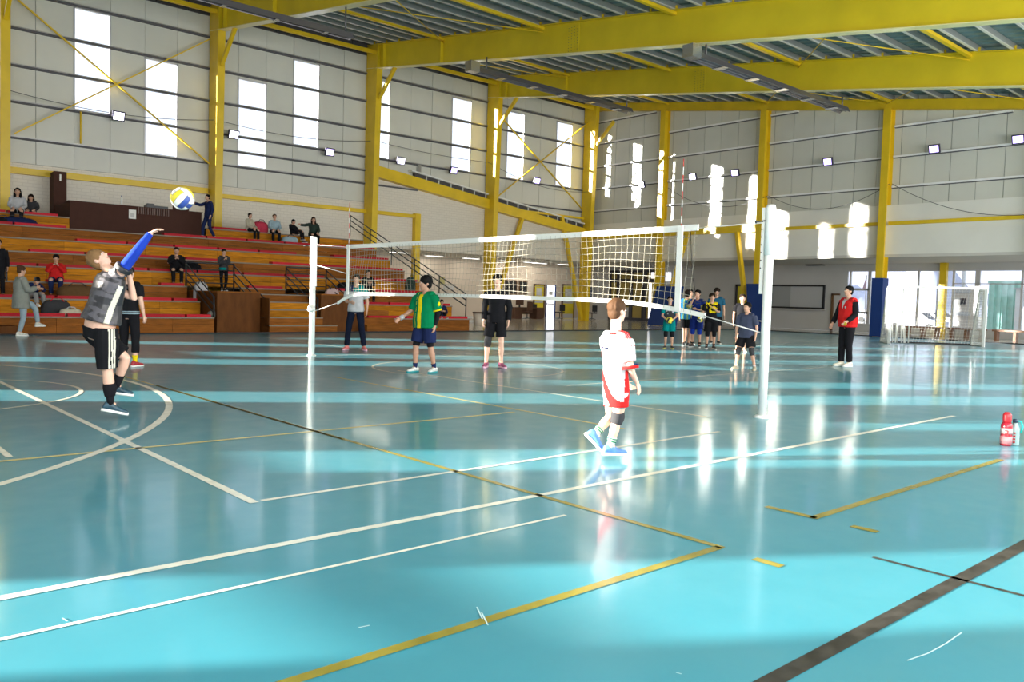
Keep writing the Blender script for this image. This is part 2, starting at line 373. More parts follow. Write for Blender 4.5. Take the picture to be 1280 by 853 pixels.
# windows of the long wall
for n, k in enumerate(sorted(WINS)):
    a, b = WINS[k]; x0, x1 = JX(k), JX(k + 1); f = MB(); t = .035
    f.box((x0 - .03, YW - .06, a - .03), (x0 + t, YW + .05, b + .03)); f.box((x1 - t, YW - .06, a - .03), (x1 + .03, YW + .05, b + .03))
    f.box((x0, YW - .06, a - .03), (x1, YW + .05, a + t)); f.box((x0, YW - .06, b - t), (x1, YW + .05, b + .03))
    wr = thing('window_%d' % (n + 1), None, None, (x0, YW, a), kind='structure'); f.build('window_frame', ALU, wr)
    MB().box((x0 + t, YW + .01, a + t), (x1 - t, YW + .02, b - t)).build('pane', GLASS, wr)
# soffit and lobby behind the long wall
MB().box((22.4, YW, 3.72), (XL, YL, 3.9)).build('ceiling', LOBC).__setitem__('kind', 'structure')
MB().box((22.3, YW + .06, 0), (22.4, YL, 3.72)).build('wall_lobby', LOBW).__setitem__('kind', 'structure')
wl2 = MB()
wl2.box((22.4, YL, 0), (XL + .2, YL + .1, 3.72)); wall_lobby = wl2.build('wall_lobby', LOBW); tag(wall_lobby, kind='structure')
def lobby(name, x0, y0, x1, y1, m, t=.06, parent=None, off=.0):
    a, b = WY(x0, y0, YL), WY(x1, y1, YL); return MB().box((a.x, YL - t - off, max(b.z, 0)), (b.x, YL - off, a.z)).build(name, m, parent or wall_lobby)

# ---- end wall (X = 38.5)
we = MB()
we.prism([(YR, 3.83), (YW, 3.83), (YW, zd(YW) + .1), (YR, zd(YR) + .1)], 0, XE, XE + .1)
wall_end = we.build('wall_end', BACKM); tag(wall_end, kind='structure')
y = YW; i = 0
while y > YR + .1:
    g = 0.022 if i % 2 == 0 else 0.008
    y0, y1 = y - 1.083 + .01, y - g
    MB().prism([(y0, 6.1), (y1, 6.1), (y1, zd(y1)), (y0, zd(y0))], 0, XE - .035, XE).build('wall_panel', PANEL, wall_end, (XE, y0, 6.1))
    y -= 1.083; i += 1
MB().box((XE - .09, YR, 3.83), (XE, YW - .05, 6.1)).build('plaster_band', PLAST, wall_end)
cols = [YW - .1] + YC
for i in range(len(cols) - 1):
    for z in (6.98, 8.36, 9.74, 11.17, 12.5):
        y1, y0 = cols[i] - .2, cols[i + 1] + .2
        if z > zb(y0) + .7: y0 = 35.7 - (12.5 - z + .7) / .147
        if y1 - y0 > .5: g_ = MB(); g_.box((XE - .16, y0, z - .085), (XE - .035, y1, z)); g_.mi = 1; g_.box((XE - .13, y0, z - .12), (XE - .035, y1, z - .087)); g_.build('girt', [mat('girt_lit_white', (.92, .92, .92), .3), GIRTD], wall_end)  # front painted white for the light it catches, strip below dark for shadow
    if i != 1: MB().box((XE - .25, cols[i + 1] + .18, 5.17), (XE - .09, cols[i] - .18, 5.33)).build('tie_beam', YEL, wall_end)
MB().box((XE - .3, 23.75, 5.15), (XE - .09, 29.9, 5.55)).build('tie_beam', YEL, wall_end)
MB().box((XE - .09, YR, 3.70), (XL, 41, 3.83)).build('ceiling', LOBC).__setitem__('kind', 'structure')
# recess wall with its windows
B = lambda x, y: WX(x, y, XL)
ws = MB(); yk = B(1060, 340).y; sill = 0.42; top = 3.35
ws.box((XL, yk, 0), (XL + .12, YL, 3.7)); ws.box((XL, YR, 0), (XL + .12, yk, sill)); ws.box((XL, YR, top), (XL + .12, yk, 3.7))
wall_right = ws.build('wall_recess', LOBG); tag(wall_right, kind='structure')
MB().box((38.5, YR, 0), (44.1, YR - .1, 3.8)).build('wall_side', LOBG).__setitem__('kind', 'structure')
win = thing('window_13', None, None, (XL, yk, sill), kind='structure')
def mull(px, wd=.09):
    yy = B(px, 370).y; MB().box((XL - .02, yy - wd / 2, sill), (XL + .1, yy + wd / 2, top)).build('mullion', ALU, win)
for px, wd in ((1062, .1), (1086, .16), (1102, .1), (1147, .10), (1180, .12), (1191, .10), (1221, .22), (1277, .10), (1330, .15), (1390, .1)): mull(px, wd)
y0, y1 = B(1086, 370).y, yk
for py in (362, 391): zz = B(1073, py).z; MB().box((XL - .02, y0, zz - .06), (XL + .1, y1, zz + .06)).build('transom', ALU, win)
MB().box((XL - .03, YR, sill - .03), (XL + .11, yk, sill + .05)).build('window_frame', ALU, win); MB().box((XL - .03, YR, top - .05), (XL + .11, yk, top + .03)).build('window_frame', ALU, win)
zz = B(1240, 355).z
MB().box((XL - .02, YR, zz - .02), (XL + .08, B(1191, 370).y, zz + .02)).build('transom', ALU, win)
MB().box((XL + .05, YR, sill), (XL + .06, yk, top)).build('pane', GLASS, win)

# ---- walls out of view: side wall with an open band added for the fill light, rear wall with slit windows that let the low sun in
sw = MB(); sw.box((XB, YR - .1, 0), (XE, YR, 1.6)).box((XB, YR - .1, 7.0), (XE, YR, 8.3))
for x in XF: sw.box((x - .2, YR - .1, 1.6), (x + .2, YR, 7.0))
sw.build('wall_right', PLAST).__setitem__('kind', 'structure')
BW = [(3.95, 1.1, .8, 7.2), (7.6, .95, 2.6, 7.6), (9.65, .75, 3.85, 7.8), (12.35, 1.2, 2.35, 8.0), (14.65, 1.05, 3.9, 8.2), (18.4, 1.25, .8, 5.3), (20.65, 1.3, 3.35, 8.8), (24.5, 1.2, 3.0, 9.2), (28.4, 1.2, 3.3, 9.6)]
rw = MB(); yy = YR
for c, wd, z0, z1 in BW:
    cy = c - .62 * XB; a, b = cy - wd / 2 - .03, cy + wd / 2 + .03
    rw.prism([(yy, 0), (a, 0), (a, zd(a) + .1), (yy, zd(yy) + .1)], 0, XB - .06, XB)
    rw.box((XB - .06, a, 0), (XB, b, z0));
    if c == 3.95: rw.box((XB - .06, a, 2.33), (XB, b, 2.51))
    rw.box((XB - .06, a, z0 - .02), (XB, b, z0)); rw.prism([(a, z1), (b, z1), (b, zd(b) + .1), (a, zd(a) + .1)], 0, XB - .06, XB); yy = b
rw.prism([(yy, 0), (YW, 0), (YW, zd(YW) + .1), (yy, zd(yy) + .1)], 0, XB - .06, XB)
rw.build('wall_rear', PLAST).__setitem__('kind', 'structure')

# ---- roof
rf = MB()
# trapezoidal deck: ribs run along Y, joined to one sheet
step = 0.5; n = int((XE + 1 - XB) / step)
xs = []
for i in range(n): x = XB + i * step; xs += [(x, 0), (x + .30, 0), (x + .34, .07), (x + .46, .07)]
xs.append((XB + n * step, 0)); vs = []
for (x, dz) in xs: vs += [(x, YR - .3, zd(YR - .3) + dz), (x, YW + .3, zd(YW + .3) + dz)]
rf.add(vs, [(2 * i, 2 * i + 1, 2 * i + 3, 2 * i + 2) for i in range(len(xs) - 1)])
rf.prism([(YR - .3, zd(YR - .3) + .12), (YW + .3, zd(YW + .3) + .12), (YW + .3, zd(YW + .3) + .2), (YR - .3, zd(YR - .3) + .2)], 0, XB - .1, XE + .4)
roof = rf.build('ceiling', DECK); tag(roof, kind='structure')
yy = 35.55; pz0 = None
while yy > YR:
    z = zb(yy) + 1.15
    if pz0 is None:
        q = MB(); q.box((XB, yy - .03, z + .02), (XE, yy + .03, z + .2)); q.mi = 1; q.box((XB, yy - .03, z), (XE, yy + .07, z + .02)); pz0 = q.build('purlin', [PURL, mat('purlin_lip', (.62, .62, .58), .35)], roof, (XB, yy, z))
    else: copyto(pz0, (XB, yy, z), roof)
    yy -= 1.083
for yy in (29.9, 23.5, 17.2, 10.9, 4.5):
    MB().box((XB, yy - .07, zb(yy) + .98), (XE - .2, yy + .07, zb(yy) + 1.09)).build('roof_strut', YEL, roof)
zs_ = WY(405, 49, 35.35).z; MB().box((XB, 35.3, zs_ - .09), (XE, 35.42, zs_ + .09)).build('eave_strut', YEL, roof)
for (x0, y0, x1, y1) in ((XF[3], 29.9, XF[4], 23.5), (XF[4], 29.9, XF[3], 23.5), (XF[5], 17.2, XF[6], 10.9), (XF[6], 17.2, XF[5], 10.9), (XF[4], 17.2, XF[5], 10.9), (XF[5], 17.2, XF[4], 10.9), (XF[4], 35.4, XF[5], 29.9), (XF[5], 23.5, XF[6], 17.2), (XF[6], 23.5, XF[5], 17.2)):
    MB().tube([(x0, y0, zb(y0) + .9), (x1, y1, zb(y1) + .9)], .02, 6).build('roof_tie_rod', YEL, roof)
# skylight strips in the sheet
for px, py, X in ((590, 14, 0), (545, 20, 0)): pass

# ---- steel frame
names = ['behind the camera, rearmost', 'behind the camera, second', 'cut by the left edge of the photo', 'left of the second pair of tall windows, behind the brown booth end', 'above the right part of the bleachers, beside the sloping beam', 'in the middle of the left wall, behind the boy in black', 'in the far corner of the hall']
for i, x in enumerate(XF):
    if x < 0 and i == 0: continue
    t = thing('steel_column', 'tall yellow steel wall column ' + names[i], 'column', (x, YW - .1, 0), 'yellow columns of the long wall')
    y1 = YW - .12; d0, d1, H = .62, .98, zb(35.7) + 1.1
    MB().box((x - .16, y1 - .02, 0), (x + .16, y1, H)).build('flange', YEL, t)
    MB().prism([(y1 - d0, 0), (y1 - d0 + .022, 0), (y1 - d1 + .022, H), (y1 - d1, H)], 0, x - .16, x + .16).build('flange', YEL, t)
    MB().prism([(y1 - .02, 0), (y1 - d0 + .02, 0), (y1 - d1 + .02, H), (y1 - .02, H)], 0, x - .155, x - .135).build('web', YEL, t)
    MB().prism([(y1 - .02, 0), (y1 - d0 + .02, 0), (y1 - d1 + .02, H), (y1 - .02, H)], 0, x + .135, x + .155).build('web', YEL, t)
    q = MB()
    for z in (5.9, 9.3, zb(35.3) - .02): 
        dd = d0 + (d1 - d0) * z / H; q.box((x - .175, y1 - dd + .02, z), (x + .175, y1 - .02, z + .015))
    q.build('stiffener', YEL, t)
    ka, kb = WX(474, 123, 22.13), WX(494, 89, 22.13); MB().bar((x, ka.y, ka.z), (x, kb.y, zb(kb.y)), .16, .14, (1, 0, 0)).build('knee_brace', YEL, t)
    MB().box((x - .25, y1 - d0 - .1, 0), (x + .25, y1 + .0, .025)).build('base_plate', YEL, t)
    # rafter
    if i in (6,): continue
    bnames = {1: 'second behind the camera', 2: 'nearest in front of the camera, above the frame', 3: 'crossing the top left corner of the photo', 4: 'spanning the whole top of the photo, the nearer of the two long ones', 5: 'spanning the photo below and behind the nearer long one'}
    b = thing('roof_beam', 'deep yellow steel roof beam ' + bnames.get(i, ''), 'beam', (x, 17, 8), 'yellow roof beams')
    ya, yb = y1 - .02, YR
    MB().prism([(ya, zb(ya)), (yb, zb(yb)), (yb, zb(yb) + 1.12), (ya, zb(ya) + 1.12)], 0, x - .01, x + .01).build('web', YEL2, b)
    for dz, nm in ((-.025, 'bottom_flange'), (1.12, 'top_flange')):
        MB().prism([(ya - .0, zb(ya) + dz), (yb, zb(yb) + dz), (yb, zb(yb) + dz + .025), (ya, zb(ya) + dz + .025)], 0, x - .17, x + .17).build(nm, YEL2 if dz > 0 else mat('yellow_flange_bounce_lit', (.85, .76, .35), .3), b)  # bottom flange coloured paler for sunlight bounced up from the floor
    for yy in (y1 - d1, 34.6, 29.95):
        MB().box((x - .16, yy - .012, zb(yy)), (x + .16, yy + .012, zb(yy) + 1.12)).build('stiffener', YEL2, b)
    MB().box((x - .03, 21.55, zb(21.8) + .03), (x + .03, 22.15, zb(21.8) + 1.05)).build('splice_plate', YEL2, b)
    q = MB()
    for a in range(4):
        for c in range(9): q.sph((x - .035, 21.62 + a * .15, zb(21.85) + .12 + c * .105), .018, 6, 4)
    tag(q.build('bolt', mat('bolt_dark', (.25, .2, .03), .5), b), kind='stuff')
    q = MB(); yy = 35.55
    while yy > 5: q.box((x - .12, yy - .09, zb(yy) + 1.145), (x - .06, yy - .03, zb(yy) + 1.27)); yy -= 1.083
    tag(q.build('purlin_cleat', YEL, b), kind='stuff')
# end wall columns and their rafter
for i, yc in enumerate(YC):
    ln = ['nearest the far corner, with a blue mat below', 'right behind the near net post', 'with a blue pad beside the goal', 'right of the frame, first', 'right of the frame, second', 'right of the frame, last'][i]
    t = thing('steel_column', 'yellow steel column of the end wall ' + ln, 'column', (XE - .2, yc, 0), 'yellow columns of the end wall')
    x1 = XE - .04; H = zb(yc) + .72
    MB().box((x1 - .5, yc - .17, 0), (x1 - .48, yc + .17, H)).build('flange', YEL, t)
    MB().box((x1 - .02, yc - .17, 0), (x1, yc + .17, H)).build('flange', YEL, t); MB().box((x1 - .48, yc - .01, 0), (x1 - .02, yc + .01, H)).build('web', YEL, t)
t = thing('roof_beam', 'shallow yellow rafter along the top of the end wall', 'beam', (XE - .3, 17, 8), 'yellow roof beams')
MB().prism([(YW, zb(YW) + .7), (YR, zb(YR) + .7), (YR, zb(YR) + 1.14), (YW, zb(YW) + 1.14)], 0, XE - .36, XE - .1).build('web', YEL, t)
MB().prism([(YW, zb(YW) + .68), (YR, zb(YR) + .68), (YR, zb(YR) + .70), (YW, zb(YW) + .70)], 0, XE - .42, XE - .05).build('bottom_flange', YEL, t)
# braces
def brace(par, p, q_, w_=.2): MB().bar(p, q_, w_, w_).build('brace', YEL, par)
brace(wall_left, (30.15, 35.75, .1), (32.65, 35.85, 6.4)); brace(wall_left, (37.7, 35.75, .1), (35.75, 35.85, 6.4))
brace(wall_end, (XE - .5, 29.75, .1), (XE - .25, 28.25, 5.2)); brace(wall_end, (XE - .5, 23.95, .1), (XE - .25, 25.05, 5.2))
for p_, q_, y_ in (((18, -4), (262, 205), 35.85), ((18, 167), (262, 49), 35.8), ((622, 246), (738, 151), 35.8), ((628, 148), (728, 262), 35.85)):
    MB().bar(WY(*p_, y_), WY(*q_, y_), .09, .05).build('brace_rod', YEL, wall_left)
# the yellow post in the window recess
tag(MB().box((XL - .35, B(1178, 340).y - .32, 0), (XL - .1, B(1178, 340).y, 3.7)).build('window_post', YEL), 'short yellow post standing in front of the right windows behind the goal', 'post')

# ================================================================== OBJECTS
# ---- bleachers
RISE, PIT, Y0B = 0.472, 1.13, 24.95
ble = thing('bleacher', 'tall wooden bleachers with red seats filling the left wall', 'bleachers', (8, Y0B, 0))
XL0, XR0 = -9.0, 20.0
GAP = (9.95, 15.15)             # access steps and platforms interrupt the lower rows here
for k in range(8):
    ya, z0, z1 = Y0B + PIT * k, RISE * k, RISE * (k + 1)
    yb = ya + PIT if k < 7 else YW - .08
    runs = [(XL0, XR0)] if k > 2 else [(XL0, GAP[0]), (GAP[1], XR0)] if k < 2 else [(XL0, GAP[0]), (11.75, 13.4), (GAP[1], XR0)]
    if k == 7: runs = [(XL0, 7.8), (12.75, XR0)]
    wm = WOODA if k % 2 else WOODB
    for (a, b) in runs:
        x = a; j = 0
        while x < b - .05:
            L = random.choice((2.1, 2.6, 3.1)); e = min(x + L, b); e = b if b - e < .8 else e
            for (p, q_) in ((z0 + .01, z0 + RISE / 2 - .004), (z0 + RISE / 2 + .004, z1 - .045)):
                MB().box((x + .004, ya, p), (e - .004, ya + .04, q_)).build('riser_plank', wm, ble)
            x = e; j += 1
        MB().box((a, ya - .03, z1 - .04), (b, yb + .03, z1)).build('tread', EDGE, ble)
        MB().box((a + .02, ya + .04, 0), (b - .02, ya + .08, z0 + .02)).build('understructure', WOODD, ble) if k == 0 else None
        # red seats
        if k in (0, 1, 2, 3, 4, 5, 6, 7):
            x = a + .3
            while x < b - .5:
                if random.random() < (.86 if (x > 2.9 + .35 * k or k in (7,)) else .10): MB().box((x, ya - .01, z1), (min(x + 1.55, b - .1), ya + .30, z1 + .085)).build('seat', RED, ble)
                x += 1.62
for x0, x1 in ((XR0 - .05, XR0),):
    for k in range(8): MB().box((x0, Y0B + PIT * k + .04, 0), (x1, YW - .1 if k == 7 else Y0B + PIT * (k + 1) + .04, RISE * (k + 1) - .04)).build('end_panel', WOODB, ble)
for x in (GAP[0], GAP[1] - .04):
    for k in range(2): MB().box((x - .02 if x == GAP[0] else x, Y0B + PIT * k + .04, 0), (x + .02 if x == GAP[0] else x + .06, Y0B + PIT * (k + 1) + .04, RISE * (k + 1) - .04)).build('end_panel', WOODD, ble)
# platforms and access steps
for x0, x1 in ((10.05, 11.45), (13.6, 15.05)):
    q = MB(); q.box((x0, Y0B + .02, 0), (x1, Y0B + .06, 1.24)).box((x0, Y0B + .06, 0), (x0 + .05, 28, 1.24)).box((x1 - .05, Y0B + .06, 0), (x1, 28, 1.24))
    q.build('platform_panel', WOODD, ble); MB().box((x0 - .02, Y0B - .01, 1.24), (x1 + .02, 28.2, 1.28)).build('platform', WOODB, ble)
sx0, sx1 = 11.5, 13.55
for i in range(5):
    z1 = .245 * (i + 1); y0 = Y0B - .55 + .34 * i; xr = sx1 - (0.0 if i > 1 else .0) + (.35 if i == 0 else .0)
    MB().box((sx0 + (.0 if i < 2 else .0), y0, 0 if i == 0 else z1 - .245), (xr, y0 + .05, z1 - .03)).build('step_riser', WOODA if i in (2, 3) else WOODB, ble)
    MB().box((sx0, y0 - .02, z1 - .03), (xr, y0 + (.4 if i < 4 else 1.8), z1)).build('step_tread', EDGE, ble)
MB().box((sx0, Y0B - .5, 0), (sx0 + .04, 26.9, 1.1)).build('end_panel', WOODD, ble)
sx0, sx1 = 15.1, 16.4
for i in range(3):
    MB().box((sx0, Y0B - .5 + .34 * i, .245 * i), (sx1, Y0B - .2 + .34 * i, .245 * (i + 1))).build('step_riser', WOODB, ble)
# steps at the frame's left edge
MB().box((2.5, Y0B - .45, 0), (4.6, Y0B, .23)).build('step_riser', WOODD, ble)
# guard rails
def rail(lbl, xa, xb):
    r = thing('guard_rail', lbl, 'railing', (xa, Y0B, 0), 'black guard rails')
    yt, yl = 27.4, 25.05
    for z in (2.2, 1.98, 1.76, 1.54): MB().tube([(xa, yt, z), (xb, yt, z)], .022 if z < 2.1 else .03, 6).build('rail_bar', BLK, r)
    for x in (xa, xb):
        MB().tube([(x, yt, 1.28), (x, yt, 2.2)], .03, 6).build('rail_post', BLK, r); MB().tube([(x, yl, .45), (x, yl, 1.12)], .03, 6).build('rail_post', BLK, r)
        for dz in (0, -.26, -.5): MB().tube([(x, yt, 2.15 + dz), (x, yl, 1.1 + dz)], .022, 6).build('rail_bar', BLK, r)
rail('black steel guard rail around the left bleacher platform where a child stands', 9.98, 11.6)
rail('black steel guard rail around the bleacher platform behind the far net post', 13.52, 15.12)
r = thing('stair_rail', 'long black sloping handrail down the right end of the bleachers', 'railing', (19.97, Y0B, 0), 'black guard rails')
for dz in (.95, .72, .48): MB().tube([(19.97, Y0B + .2, RISE + dz), (19.97, 34.0, 4.02 + dz)], .024, 6).build('rail_bar', BLK, r)
for i in range(6): yy = Y0B + .2 + i * 1.77; zz = RISE + (yy - Y0B - .2) * (3.55 / 8.85); MB().tube([(19.97, yy, zz), (19.97, yy, zz + .95)], .026, 6).build('rail_post', BLK, r)
# side rail at the left edge
r = thing('guard_rail', 'dark guard rail on the bleachers at the left edge of the photo', 'railing', (4, 27, .9), 'black guard rails')
a = WY(-20, 352, 27.4); b = WY(8, 354, 27.4)
for dz in (0, -.3, -.6): MB().tube([(a.x, 27.4, 2.1 + dz), (b.x, 27.4, 2.1 + dz)], .025, 6).build('rail_bar', BLK, r)
MB().tube([(b.x, 27.4, .96), (b.x, 27.4, 2.1)], .03, 6).build('rail_post', BLK, r)
# press booth
bo = thing('press_booth', 'long dark brown wooden booth at the top of the bleachers', 'booth', (10, 33, 3.3))
MB().box((7.85, 33.0, 3.32), (12.62, 33.06, 4.36)).build('front_panel', BROWNP, bo)
MB().box((7.85, 33.06, 3.32), (7.91, 35.2, 4.36)).build('side_panel', BROWNP, bo); MB().box((12.56, 33.06, 3.32), (12.62, 35.2, 4.36)).build('side_panel', BROWNP, bo)
MB().box((7.80, 32.98, 4.36), (12.66, 33.5, 4.40)).build('counter_top', BROWNP, bo)
a, b = WY(160, 244, 32.97), WY(165, 275, 32.97)
q = MB(); 
for i in range(14): q.box((WY(173, 260, 32.95).x + i * .085, 32.95, 4.12), (WY(173, 260, 32.95).x + i * .085 + .03, 33.0, 4.38))
q.build('vent_slats', mat('brown_slat', (.16, .10, .08), .5), bo)
a = WY(161, 262, 32.98); b = WY(170, 274, 32.98)
tag(MB().box((a.x, 32.97, b.z), (b.x, 32.985, a.z)).build('notice_sheet', WHTW), 'small white notice sheet on the brown booth front', 'sheet')
MB().box((a.x + .06, 32.965, b.z + .05), (b.x - .06, 32.972, b.z + .2)).build('printed_mark', LOBG, bpy.data.objects['notice_sheet'])
a = WY(153, 245, 33.1); b = WY(157, 276, 33.1)
tl = thing('water_bottle', 'slim pale bottle standing upright at the booth front edge', 'bottle', (a.x, 33.2, 4.4))
MB().lathe((a.x, 33.2, 4.4), [(.035, 0), (.04, .1), (.04, .26), (.018, .33)], 10).build('body', WHTW, tl); MB().lathe((a.x, 33.2, 4.73), [(.02, 0), (.02, .04)], 8).build('cap', BLUEP, tl)
a = WY(193, 262, 33.3)
tl = thing('stereo', 'black box of sound gear lying on the brown booth', 'electronics', (a.x, 33.3, 4.4))
MB().box((a.x - .35, 33.1, 4.4), (a.x + .45, 33.45, 4.50)).build('case', BLK, tl); MB().box((a.x - .3, 33.15, 4.5), (a.x - .05, 33.4, 4.57)).build('knob_panel', BLK, tl)
a = WY(226, 262, 33.3)
tl = thing('speaker_box', 'brown box raised above the right end of the booth', 'box', (a.x, 33.3, 4.4))
MB().box((a.x - .25, 33.1, 4.4), (a.x + .25, 33.5, 4.75)).build('case', BROWNP, tl); MB().box((a.x - .2, 33.09, 4.45), (a.x + .2, 33.1, 4.7)).build('speaker_cloth', BLK, tl)
# brown door leaf standing open on the wall
d = thing('door_1', None, None, (7.85, 36, 3.78), kind='structure')
MB().box((7.86, 35.2, 3.78), (7.93, 36.05, 5.66)).build('door_leaf', BROWNP, d); MB().box((7.80, 35.15, 3.78), (8.25, 35.19, 5.66)).build('door_leaf', BROWNP, d)
MB().box((8.0, 35.13, 5.3), (8.06, 35.15, 5.55)).build('sign', WHTW, d)

# ---- floodlights on the girts
FLDG = mat('flood_lens', (0.80, 0.78, 1.0), 0.3, emit=9.0); FLD = mat('flood_lens_dim', (0.55, 0.45, 1.0), 0.3, emit=3.0)
HOUS = mat('lamp_housing', (0.03, 0.025, 0.06), 0.4)
def flood(px, py, lbl, plane, bright=True, aim=None):
    p = WY(px, py, YW - .55) if plane == 'y' else WX(px, py, XE - .55)
    t = thing('floodlight', lbl, 'lamp', p, 'LED floodlights on the walls')
    n = vec((0, -1, 0)) if plane == 'y' else vec((-1, 0, 0))
    if aim: n = (n + vec(aim)).normalized()
    n = (n + vec((0, 0, -.35))).normalized(); r_ = n.cross(vec((0, 0, 1))).normalized(); u = r_.cross(n)
    def bx(m_, c, a, b, cc, nm):
        vs = [c + r_ * x * a + n * y_ * b + u * z * cc for z in (-1, 1) for x, y_ in ((-1, -1), (1, -1), (1, 1), (-1, 1))]
        MB().add(vs, [(0, 3, 2, 1), (4, 5, 6, 7), (0, 1, 5, 4), (1, 2, 6, 5), (2, 3, 7, 6), (3, 0, 4, 7)]).build(nm, m_, t)
    bx(HOUS, p, .235, .05, .19, 'housing'); bx(FLDG if bright else FLD, p + n * .052, .19, .006, .145, 'lens')
    back = -1 * (vec((0, -1, 0)) if plane == 'y' else vec((-1, 0, 0)))
    MB().bar(p - n * .04, p + back * .42, .05, .05).build('bracket', BLK, t)
fl_l = [(148, 145, 'y', 1, 'between the two leftmost tall windows'), (292, 168, 'y', 1, 'right of the second column'), (412, 190, 'y', 0, 'right below the fourth tall window'), (501, 201, 'y', 1, 'right of the column by the sloping beam'), (567, 213, 'y', 0, 'under the window left of the middle column'), (671, 226, 'y', 0, 'between the two windows nearest the far corner'),
        (802, 231, 'x', 1, 'first to the right of the far corner'), (866, 221, 'x', 1, 'second to the right of the far corner'), (919, 216, 'x', 0, 'third from the corner, left of a yellow column'), (1035, 202, 'x', 0, 'between near net post and blue pad'), (1168, 186, 'x', 0, 'first right of the blue padded column'), (1273, 174, 'x', 0, 'cut by the right edge of the photo')]
for px, py, pl, br, l_ in fl_l: flood(px, py, 'LED floodlight on the %s wall, %s' % ('left' if pl == 'y' else 'end', l_), pl, bool(br))

# ---- tube heaters hung under the beams
HEAT = mat('heater_steel', (0.16, 0.15, 0.16), 0.4, metal=0.5); HEATR = mat('heater_reflector', (0.5, 0.5, 0.52), 0.25, metal=0.8)
def heater(lbl, x0, x1, y, z, ztop, W=1.0):
    t = thing('tube_heater', lbl, 'heater', (x0, y, z), 'long dark tube heaters')
    MB().prism([(y + a_ * W, z + b__) for a_, b__ in ((-.22, 0), (-.12, .2), (.12, .2), (.22, 0), (.19, 0), (.10, .17), (-.10, .17), (-.19, 0))], 0, x0, x1).build('reflector', HEAT, t)
    for dy in (-.08 * W, .08 * W): MB().tube([(x0, y + dy, z + .05), (x1 - .1, y + dy, z + .05)], .045, 8).build('heater_tube', HEAT, t)
    n = 5
    for i in range(n): xx = x0 + (x1 - x0) * (.12 + .76 * i / (n - 1)); MB().box((xx, y - .23 * W, z - .02), (xx + .28 * W, y + .23 * W, z + .0)).build('clip', HEATR, t)
    MB().box((x0 - .45, y - .2, z - .02), (x0, y + .2, z + .38)).build('burner_box', HEATR, t)
    for xx in (x0 + .5, x1 - .25): MB().tube([(xx, y, z + .2), (xx, y, ztop)], .03, 6).build('hanger', HEAT, t)
heater('long dark tube heater hanging below the farther long beam, left of centre', 20.9, 30.3, 26.0, 10.28, 11.0)
heater('long dark tube heater hanging in front of the far long beam, right of centre', 21.6, 31.4, 15.9, 8.98, 9.55)
heater('long dark tube heater crossing the upper left towards a yellow column', 5.5, 14.45, 24.7, 9.84, 10.85, .5)

# ---- volleyball net
XN = 8.40
def post(lbl, x, y, wd=.06, sq=True):
    t = thing('net_post', lbl, 'post', (x, y, 0))
    MB().lathe((x, y, 0), [(.095, 0), (.095, .012), (.07, .03)], 20).build('base_plate', WHT, t)
    MB().lathe((x, y, .02), [(wd, 0), (wd, 1.9)], 20).build('tube', WHT, t)
    MB().lathe((x, y, 1.9), [(wd * 1.12, 0), (wd * 1.12, .54), (wd * .9, .58)], 20).build('sleeve', WHT, t)
    MB().box((x - .035, y + (wd if y < 8 else -wd - .04), 1.45), (x + .035, y + (wd + .04 if y < 8 else -wd), 2.45)).build('rope_track', WHTW, t)
    q = MB()
    for i in range(7): q.tube([(x - .04, y + (wd + .03 if y < 8 else -wd - .03), 1.75 + i * .09), (x + .04, y + (wd + .03 if y < 8 else -wd - .03), 1.75 + i * .09)], .008, 6)
    q.build('track_hole', BLK, t)
    MB().tube([(x - .03, y + wd, 2.3), (x - .13, y + wd + .05, 2.28)], .008, 6).build('hook', BLK, t)
    MB().sph((x - .14, y + wd + .05, 2.28), .018, 8, 6).build('hook_knob', BLK, t)
    return t
pn = post('tall white net post nearest the camera, right of the red and white player', 8.58, 5.18, .052)
pf = post('white net post farther away, in front of the bleacher steps', 8.27, 15.55)
MB().tube([(8.2, 15.5, .95), (8.2, 15.44, 1.03)], .07, 10).build('winch', WHTW, pf)
tn = thing('volleyball_net', 'white taped volleyball net stretched between the two white posts', 'net', (XN, 10.3, 1))
ya, yb = 6.05, 14.45
def tapebox(pts, h, name, m=WHTW, t_=.012):
    q = MB()
    vs = []
    for p in pts: vs += [(p[0] - t_, p[1], p[2] - h / 2), (p[0] + t_, p[1], p[2] - h / 2), (p[0] + t_, p[1], p[2] + h / 2), (p[0] - t_, p[1], p[2] + h / 2)]
    n = len(pts); fs = [(0, 1, 2, 3)[::-1], tuple(4 * (n - 1) + i for i in range(4))]
    for i in range(n - 1):
        for k in range(4): fs.append((4 * i + k, 4 * i + (k + 1) % 4, 4 * i + 4 + (k + 1) % 4, 4 * i + 4 + k))
    return q.add(vs, fs).build(name, m, tn)
def ztop(y): t = (y - 10.25) / 4.2; return 2.235 + .012 * t * t
def zbot(y):
    t = (y - 10.4) / 4.3; z = 1.335 - .03 * t * t; 
    if y < 7.4: z -= .12 * ((7.4 - y) / 1.4) ** 1.6
    if y > 13.9: z -= .20 * ((y - 13.9) / .9) ** 1.6
    return z
N_ = 48
tapebox([(XN + .02 * math.sin(y), y, ztop(y)) for y in [ya + (yb - ya) * i / N_ for i in range(N_ + 1)]], .075, 'top_tape')
yb2 = 14.75; ya2 = 5.92
tapebox([(XN + .03 * math.sin(y * 1.3), y, zbot(y)) for y in [ya2 + (yb2 - ya2) * i / N_ for i in range(N_ + 1)]], .055, 'bottom_tape')
q = MB()
for i in range(0, 84):
    y = ya + .05 + i * .1
    if y > yb: break
    pts = []
    for j in range(6):
        u = j / 5; z = zbot(y) + (ztop(y) - zbot(y)) * u; pts.append((XN + .035 * math.sin(y * 1.7 + u * 3), y + .012 * math.sin(9 * u + y * 3), z))
    q.tube(pts, .0028, 4, False)
